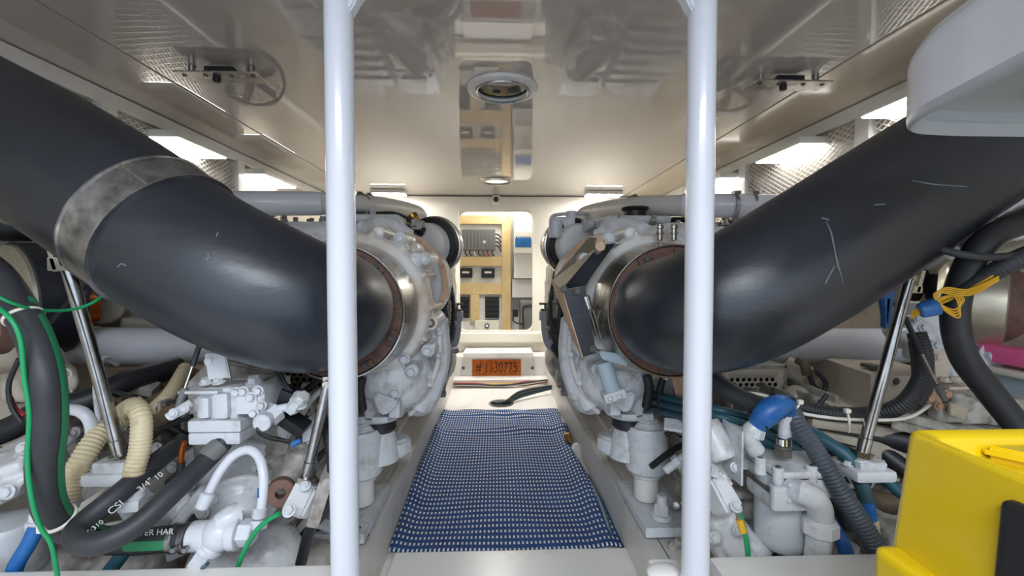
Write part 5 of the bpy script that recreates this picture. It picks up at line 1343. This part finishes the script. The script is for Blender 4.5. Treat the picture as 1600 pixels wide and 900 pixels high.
# actuator and castings just right of the post
t = thing('valve_actuator', 'scuffed white actuator block with a yellow sleeved green wire, right of the right post', 'actuator', at(1135, 800, 1.02))
b = MB(); b.world_prism(pth((1108, 745, 1.06), (1132, 736, 1.06), (1164, 790, 1.02), (1140, 806, 1.0)), (-.01, .06, -.035), .006); b.box(at(1122, 742, 1.08), (.05, .06, .02), rot=(.2, .5, 0), bev=.005)
b.part('block', 'engine', t)
bolt_parts('block_bolt', 'clean', t, [(at(1116, 740, 1.05), (0, -.4, 1), .010, .012), (at(1150, 793, 1.0), (0, -.6, .8), .010, .010)])
b = MB(); b.tube(pth((1154, 798, 1.0), (1158, 812, 1.0), (1162, 826, 1.0), (1167, 850, 1.01), (1170, 885, 1.02)), .0062, 12); b.part('green_lead', 'greenw', t)
b = MB(); b.tube(pth((1155, 811, 1.0), (1158, 820, 1.0), (1161, 831, 1.0)), .0085, 12); b.part('yellow_sleeve', 'yelloww', t)
b = MB(); b.rod(at(1152, 796, 1.0), at(1155, 811, 1.0), .006); b.part('cable_lug', 'steel', t)
chunk('reduction_casting', 'engine', 'clean white ribbed casting at the foot of the right post', 'casting', [('b', (1140, 850, 1.18), (.10, .1, .26), (.2, -.55, 0)), ('r', (1105, 800, 1.15), (1170, 880, 1.1), .03), ('r', (1125, 790, 1.2), (1185, 870, 1.15), .03), ('s', (1180, 858, 1.15), .04), ('b', (1120, 700, 1.25), (.12, .1, .16), None, .03), ('r', (1100, 660, 1.2), (1130, 720, 1.15), .04)], .006, 3, .003, bolts=((1116, 840, 1.08, .011), (1152, 828, 1.09, .01), (1130, 705, 1.15, .013)))
chunk('drip_tray', 'engine2', 'flat dusty white shelf behind the filter canister', 'tray', [('b', (1160, 745, 1.35), (.35, .25, .02), None, .004), ('b', (1160, 760, 1.4), (.3, .02, .1), None, .004)], .006, 1, .002)

# ------------------------------------------------------------------ right bay hoses
RHs = [
 ('feed_hose', 'greyhose', 'dark grey hose running down from behind the right post to the blue tape', [(1080, 575, 1.3), (1112, 592, 1.26), (1150, 618, 1.2), (1185, 634, 1.15), (1205, 640, 1.12)], .026, None),
 ('corrugated_hose', 'corr', 'grey corrugated hose slanting down to the sill beside the filter', [(1236, 640, 1.16), (1248, 665, 1.12), (1275, 705, 1.08), (1312, 765, 1.05), (1345, 815, 1.03), (1370, 860, 1.02), (1385, 895, 1.02)], .0205, (.009, .0032)),
 ('fuel_hose', 'teal', 'teal hose following the corrugated hose down to a white coupling', [(1262, 672, 1.2), (1290, 690, 1.16), (1325, 715, 1.12), (1345, 755, 1.1), (1354, 785, 1.1)], .0175, None),
 ('fuel_hose', 'blue', 'bright blue end of the teal hose above its white coupling', [(1353, 782, 1.1), (1356, 800, 1.1), (1358, 810, 1.1)], .0185, None),
 ('return_line', 'teal', 'teal green hose running off toward the yellow case', [(1338, 702, 1.2), (1362, 728, 1.18), (1400, 765, 1.15), (1440, 792, 1.12), (1480, 812, 1.1)], .0145, None),
 ('conduit', 'greyhose', 'black corrugated conduit rising in a bend behind the rod at right', [(1235, 632, 1.3), (1290, 645, 1.28), (1350, 648, 1.25), (1405, 635, 1.2), (1436, 600, 1.18), (1443, 560, 1.18), (1432, 520, 1.2)], .0215, (.008, .0018)),
 ('thick_cable', 'dark', 'thick black cable crossing low behind the rod at right', [(1230, 655, 1.36), (1300, 670, 1.32), (1380, 682, 1.28), (1450, 700, 1.22), (1520, 735, 1.15)], .034, None),
 ('breather_tube', 'whitew', 'thin white tube tied over the black conduit at right', [(1160, 612, 1.22), (1200, 620, 1.2), (1240, 642, 1.18), (1290, 652, 1.16), (1350, 656, 1.16), (1420, 652, 1.18), (1470, 620, 1.2)], .0045, None),
 ('supply_line', 'teal', 'uppermost teal line beside the right post', [(1010, 612, 1.75), (1060, 626, 1.45), (1110, 638, 1.28), (1180, 655, 1.25), (1250, 690, 1.22)], .0125, None),
 ('supply_line', 'teal', 'middle teal line beside the right post', [(1010, 624, 1.75), (1060, 638, 1.44), (1110, 648, 1.27), (1175, 668, 1.23), (1250, 706, 1.2)], .0125, None),
 ('supply_line', 'teal', 'lowest teal line beside the right post', [(1010, 636, 1.75), (1060, 650, 1.43), (1110, 660, 1.26), (1170, 680, 1.22), (1245, 715, 1.2)], .0125, None),
 ('drain_hose', 'blue', 'dusty blue hose between the filter outlet and the corrugated hose', [(1278, 780, 1.2), (1300, 820, 1.15), (1318, 850, 1.12), (1330, 895, 1.1)], .0175, None),
 ('charge_hose', 'blackhose', 'black hose end lying behind the foot of the right rod', [(1360, 690, 1.3), (1390, 715, 1.26), (1430, 745, 1.22), (1470, 775, 1.2)], .026, None),
 ('loop_hose', 'dark', 'black hose looping low between the filter and the rod', [(1250, 690, 1.35), (1290, 690, 1.3), (1330, 700, 1.28), (1370, 695, 1.3), (1400, 680, 1.3)], .016, None),
 ('elbow_hose', 'blackhose', 'short black rubber elbow right of the filter head', [(1270, 760, 1.3), (1295, 775, 1.25), (1318, 800, 1.22), (1325, 830, 1.2)], .032, None),
 ('spiral_hose', 'brownhose', 'grimy hose at the bottom beside the yellow case', [(1340, 770, 1.35), (1380, 785, 1.3), (1420, 790, 1.28)], .03, None),
 ('spiral_hose', 'greyhose', 'grey curled cable under the right cross pipe', [(1262, 572, 1.5), (1270, 600, 1.5), (1285, 612, 1.5), (1290, 598, 1.5), (1275, 580, 1.5)], .008, None),
]
for nm, mt, lb, pts, r, rb in RHs:
    hose(nm, mt, lb, pts, r, 'hose', None, rb)
b = MB(); b.rod(at(1358, 808, 1.1), at(1368, 835, 1.1), .014, .012); b.ring(at(1359, 812, 1.1), (.3, 0, -1), .01, .018, .02); b.thing('hose_coupling', 'cream', 'yellowed white coupling under the blue hose end', 'coupling')
for k, (x0, y0, x1, y1, Y) in enumerate(((1240, 642, 1250, 628, 1.16), (1324, 642, 1326, 675, 1.16))):
    b = MB(); b.tube([at(x0, y0, Y - .03), at((x0 + x1) / 2 + 2, (y0 + y1) / 2, Y - .05), at(x1, y1, Y - .03)], .003, 8); b.box(at(x0 if k else x1, y0 if k else y1, Y - .04), (.014, .012, .012), bev=.003)
    b.thing('cable_tie', 'whitew', ['white cable tie on the thin tube above the filter', 'white cable tie on the thin tube beside the rod'][k], 'cable tie', 'cable ties on the right bundle')

# right gear: stepped box and valve
t = thing('stepped_housing', 'pale stepped box housing under the right cross pipe', 'housing', at(1370, 650, 1.35))
b = MB(); b.box(at(1378, 600, 1.42) , (.22, .26, .115), rot=(0, 0, -.18), bev=.006); b.part('upper_box', 'hull', t)
b = MB(); b.box(at(1350, 634, 1.42), (.34, .30, .03), rot=(0, .1, -.18), bev=.004); b.box(at(1330, 648, 1.42), (.40, .34, .03), rot=(0, .1, -.18), bev=.004); b.box(at(1300, 668, 1.44), (.5, .36, .05), rot=(0, .15, -.18), bev=.006)
b.part('steps', 'hull', t)
b = MB(); b.hexb(at(1400, 596, 1.27), (0, -1, 0), .008, .006); b.part('screw', 'seam', t)
b = MB(); b.box(at(1362, 572, 1.38), (.035, .05, .012), bev=.002); b.part('slot_cover', 'seam', t)
t = thing('shift_valve', 'dusty grey white shift valve on thick flange plates behind the yellow case', 'valve block', at(1500, 690, 1.2))
Yv = 1.22
b = MB(); b.world_prism(pth((1392, 640, Yv), (1500, 668, Yv - .03), (1582, 672, Yv), (1575, 650, Yv + .2), (1440, 628, Yv + .2)), (0, 0, -.026), .003); b.part('cover_plate', 'engine2', t)
b = MB(); b.world_prism(pth((1392, 655, Yv), (1500, 684, Yv - .03), (1582, 688, Yv), (1575, 666, Yv + .2), (1440, 644, Yv + .2)), (0, 0, -.026), .003); b.part('base_plate', 'engine2', t)
b = MB(); b.box(at(1540, 634, Yv + .08), (.13, .14, .085), bev=.02); b.box(at(1495, 636, Yv + .06), (.10, .12, .07), bev=.012); b.rod(at(1510, 640, Yv + .0), at(1510, 618, Yv + .0), .017); b.rod(at(1495, 640, Yv + .0), at(1495, 614, Yv + .0), .017); b.rod(at(1575, 655, Yv + .0), at(1575, 640, Yv + .0), .016)
b.box(at(1480, 645, Yv), (.09, .04, .05), bev=.01); b.part('valve_body', 'engine2', t, remesh=.0045, smooth=2)
b = MB(); b.world_prism(pth((1457, 548, Yv + .05), (1487, 546, Yv + .05), (1484, 592, Yv + .04), (1462, 594, Yv + .04)), (0, .007, 0), .002); b.box(at(1482, 600, Yv + .06), (.10, .10, .008), bev=.002); b.hexb(at(1465, 558, Yv + .045), (0, -1, 0), .008, .006); b.hexb(at(1475, 596, Yv + .03), (0, 0, 1), .012, .012); b.hexb(at(1492, 595, Yv + .03), (0, 0, 1), .012, .012); b.part('angle_bracket', 'hull', t)
b = MB(); b.world_prism(pth((1444, 625, Yv - .03), (1455, 604, Yv - .03), (1475, 628, Yv - .04), (1470, 640, Yv - .04)), (0, .012, 0), .003); b.hexb(at(1452, 621, Yv - .035), (0, -1, 0), .011, .008); b.hexb(at(1466, 634, Yv - .045), (0, -1, 0), .009, .008); b.hexb(at(1479, 616, Yv - .04), (0, -1, 0), .010, .008); b.part('rusty_lever', 'tan', t)
b = MB(); b.world_prism(pth((1484, 628, Yv - .04), (1514, 640, Yv - .04), (1510, 656, Yv - .04), (1484, 648, Yv - .04)), (0, .01, 0), .003); b.part('name_tag', 'shield', t)
chunk('turbo_bracket', 'engine', 'white cast bracket with bolts behind the yellow wires', 'bracket', [('b', (1440, 505, 1.35), (.14, .08, .10), (0, .5, 0), .02), ('r', (1420, 500, 1.3), (1460, 540, 1.32), .025), ('s', (1400, 515, 1.35), .035), ('t', [(1395, 530, 1.3), (1425, 528, 1.3), (1430, 560, 1.3)], .03), ('b', (1450, 530, 1.35), (.1, .1, .08))], .006, 2, .005, bolts=((1462, 540, 1.28, .012), (1442, 512, 1.28, .011), (1432, 498, 1.28, .008)))
hose('bracket_hose', 'greyhose', 'dark flexible sleeve dropping from the white cast bracket', [(1436, 535, 1.25), (1441, 570, 1.22), (1440, 605, 1.2), (1425, 628, 1.2)], .024, ribs=(.006, .001))
chunk('flange_casting', 'engine', 'round bolted white casting left of the pink lid', 'casting', [('r', (1550, 560, 1.6), (1550, 560, 1.5), .10), ('b', (1560, 590, 1.6), (.2, .2, .12), None, .04), ('s', (1520, 520, 1.65), .08)], .008, 3, .006, bolts=((1545, 556, 1.48, .03), (1580, 600, 1.48, .018)))
t = thing('storage_bin', 'pale plastic bin with a bright pink lid at the right edge', 'bin', at(1620, 640, 1.25))
b = MB(); b.box(at(1668, 615, 1.35), (.26, .3, .12), bev=.02); b.part('tub', 'bluegrey', t)
b = MB(); b.box(at(1668, 562, 1.35), (.27, .31, .06), bev=.015); b.part('lid', 'pink', t, label='bright pink lid')
b = MB(); b.box(at(1668, 588, 1.345), (.285, .32, .022), bev=.008); b.part('rim', 'whitew', t)
# lower background on the right
chunk('oil_cooler', 'engine2', 'grimy cylindrical cooler casting behind the right hoses', 'cooler', [('r', (1240, 720, 1.55), (1400, 700, 1.55), .11), ('b', (1330, 700, 1.5), (.3, .2, .12), (0, -.1, 0)), ('s', (1400, 740, 1.45), .08), ('b', (1360, 780, 1.4), (.3, .25, .06), (0, .3, -.2), .01), ('b', (1360, 800, 1.4), (.3, .25, .02), (0, .3, -.2), .004)], .009, 3, .01, bolts=((1330, 665, 1.36, .012), (1402, 672, 1.34, .012)))
chunk('bilge_pump', 'engine2', 'large rounded pump body at the bottom beside the yellow case', 'pump', [('r', (1350, 850, 1.3), (1420, 860, 1.3), .10), ('s', (1400, 860, 1.28), .10), ('s', (1310, 870, 1.25), .06), ('r', (1290, 840, 1.2), (1340, 870, 1.15), .03), ('b', (1450, 880, 1.3), (.2, .2, .1))], .008, 3, .008)
chunk('cross_casting', 'hull', 'broad dusty casting under the right cross pipe beside the perforated guard', 'casting', [('b', (1230, 600, 1.75), (.5, .15, .1), (0, .25, 0)), ('b', (1150, 625, 1.6), (.3, .2, .03)), ('r', (1225, 570, 1.6), (1262, 590, 1.55), .04), ('s', (1245, 625, 1.5), .05), ('b', (1290, 590, 1.7), (.12, .1, .16), (0, .5, 0))], .008, 3, .008)
hose('throttle_cable', 'brownhose', 'short brown hose above the guard under the right cross pipe', [(1246, 562, 1.5), (1256, 570, 1.48), (1260, 585, 1.48)], .014, 'cable')
b = MB(); p = at(1082, 590, 1.5); b.world_prism(pth((1048, 582, 1.5), (1074, 580, 1.5), (1070, 645, 1.5), (1062, 640, 1.5)), (0, .01, 0), .002); b.hexb(at(1064, 594, 1.495), (0, -1, 0), .012, .01); b.thing('tan_bracket', 'tan', 'tan stained bracket just left of the right post under the hose', 'bracket')
hose('grey_loom', 'greyhose', 'grey looms curling down left of the right post', [(1040, 580, 1.6), (1030, 620, 1.6), (1045, 660, 1.55), (1065, 680, 1.5)], .012, 'cable')

# ------------------------------------------------------------------ near objects at the right: casing above, yellow case below
t = thing('rounded_casing', 'large out of focus white rounded casing in the top right corner', 'casing', at(1560, 190, .62))
Yn = .56
a0 = at(1442, 88, Yn); a1 = at(1442, 175, Yn)
# a shallow rounded box, open underneath with a rolled lip
def casing_pts(inset, z):
    P_ = []
    x0 = a0.x + inset; x1 = x0 + .62; y0 = Yn - .02 + inset; y1 = Yn + .5; r_ = .05
    P_.append((x0, y0 + .18)); 
    return P_
x0 = a0.x; 
outline = [(.612, .662), (.572, .605), (.534, .4537), (.498, .30), (1.02, .30), (1.02, .675), (.69, .672)]
def smooth_loop(pts, k=6):
    n = len(pts); out = []
    for i in range(n):
        p, c, q = V((*pts[i - 1], 0)), V((*pts[i], 0)), V((*pts[(i + 1) % n], 0))
        a = c.lerp(p, min(.45, .035 / max((p - c).length, 1e-6))); b_ = c.lerp(q, min(.45, .035 / max((q - c).length, 1e-6)))
        for j in range(k): s_ = j / (k - 1); out.append(a.lerp(c, s_).lerp(c.lerp(b_, s_), s_))
    return out
ol = smooth_loop(outline)
cx_ = sum(p.x for p in ol) / len(ol); cy_ = sum(p.y for p in ol) / len(ol)
zlow = CAMZ + .2126; zhigh = CAMZ + .300
def scl(p, k): return ((p.x - cx_) * k + cx_, (p.y - cy_) * k + cy_)
rings = [(1.0, zlow + .012), (1.0, zhigh - .004), (.985, zhigh + .008), (.90, zhigh + .03), (.4, zhigh + .05)]
def shell(rs, mat, name, cap_end=True):
    b = MB(); verts = []; faces = []; n = len(ol)
    for k, z in rs: verts += [V((*scl(p, k), z)) for p in ol]
    for i in range(len(rs) - 1):
        for j in range(n): faces.append([i * n + j, i * n + (j + 1) % n, (i + 1) * n + (j + 1) % n, (i + 1) * n + j])
    if cap_end: faces.append([(len(rs) - 1) * n + j for j in range(n)])
    b._add(verts, faces); return b.part(name, mat, t, angle=50)
shell(rings, 'pole', 'shell')
shell([(1.0, zlow + .012), (.995, zlow + .002), (.97, zlow - .002), (.93, zlow + .002), (.90, zlow + .014), (.86, zlow + .016), (.845, zlow + .028), (.3, zlow + .03)], 'greypipe', 'underside')
b = MB(); b.rod((cx_ + .05, cy_, zlow + .028), (cx_ + .05, cy_, zlow + .02), .07, seg=40); b.part('round_recess', 'greyplast', t)
b = MB(); b.tube([V((cx_ - .02, cy_ - .13, zlow + .012)), V((cx_ + .12, cy_ - .17, zlow + .012)), V((cx_ + .2, cy_ - .17, zlow + .012))], .004, 8); b.part('seam_strip', 'seam', t)

t = thing('yellow_case', 'bright yellow moulded case with recessed top and black latch in the lower right corner', 'case', at(1500, 880, .62))
Yy = .60
T0 = at(1452, 686, Yy); zt_ = CAMZ - .221; zb_ = zl - .001
# body: front face tapers outward toward the bottom, left rear corner rounded
def ycase(z, k):
    return [V((.580 - k, .612, z)), V((.566 - k, .46, z)), V((.556 - k, .36, z)), V((.95, .36, z)), V((.95, .612, z))]
def roundloop(pts, rr=.018, k=5):
    n = len(pts); out = []
    for i in range(n):
        p, c, q = pts[i - 1], pts[i], pts[(i + 1) % n]
        a = c.lerp(p, min(.45, rr / max((p - c).length, 1e-6))); b_ = c.lerp(q, min(.45, rr / max((q - c).length, 1e-6)))
        for j in range(k): s_ = j / (k - 1); out.append(a.lerp(c, s_).lerp(c.lerp(b_, s_), s_))
    return out
def loft(loops, cap0=False, cap1=True):
    b = MB(); verts = []; faces = []; n = len(loops[0])
    for L in loops: verts += L
    for i in range(len(loops) - 1):
        for j in range(n): faces.append([i * n + j, i * n + (j + 1) % n, (i + 1) * n + (j + 1) % n, (i + 1) * n + j])
    if cap1: faces.append([(len(loops) - 1) * n + j for j in range(n)])
    if cap0: faces.append([j for j in range(n)][::-1])
    b._add(verts, faces); return b
def inset(L, k, z):
    c = sum(L, V()) / len(L); return [V((c.x + (p.x - c.x) * k, c.y + (p.y - c.y) * k, z)) for p in L]
top = roundloop(ycase(zt_ - .008, 0)); bot = roundloop(ycase(zb_, .055))
b = loft([bot, top, inset(top, .985, zt_ - .001), inset(top, .96, zt_), inset(top, .86, zt_ - .004), inset(top, .83, zt_ - .010), inset(top, .80, zt_ - .026), inset(top, .78, zt_ - .03)], cap0=True)
b.part('case_body', 'yellow', t, angle=60)
b = MB(); c = sum(top, V()) / len(top)
b.world_prism([V((.66, .585, zt_ - .03)), V((.72, .50, zt_ - .03)), V((.90, .40, zt_ - .03)), V((.90, .585, zt_ - .03))], (0, 0, .018), .006); b.part('raised_panel', 'yellow', t)
b = MB(); zf = CAMZ - (872 - 428) * .6 / F
b.box(V((.58, .56, zf - .03)), (.10, .09, .06), bev=.014, seg=3); b.part('side_lug', 'yellow', t)
b = MB(); b.box(V((.566, .425, zt_ - .10)), (.035, .085, .15), rot=(0, .07, .1), bev=.01, seg=3); b.box(V((.556, .42, zt_ - .19)), (.035, .06, .06), bev=.008); lt_ = b.part('latch', 'black', t, label='black rubber latch')
b = MB(); b.rod(V((.54, .40, zt_ - .19)), V((.536, .40, zt_ - .19)), .010); b.part('rivet', 'chrome', lt_)
lx = .54
# bristles of a worn brush strap beside the latch
b = MB()
rr = random.Random(3)
for k in range(40):
    p = V((lx + .008, .43, zt_ - .17 - .05 * rr.random())); b.rod(p, p + V((-.004, .02 * rr.random() + .004, .012 * (rr.random() - .4))), .0012, seg=5)
b.part('frayed_edge', 'brownhose', t)
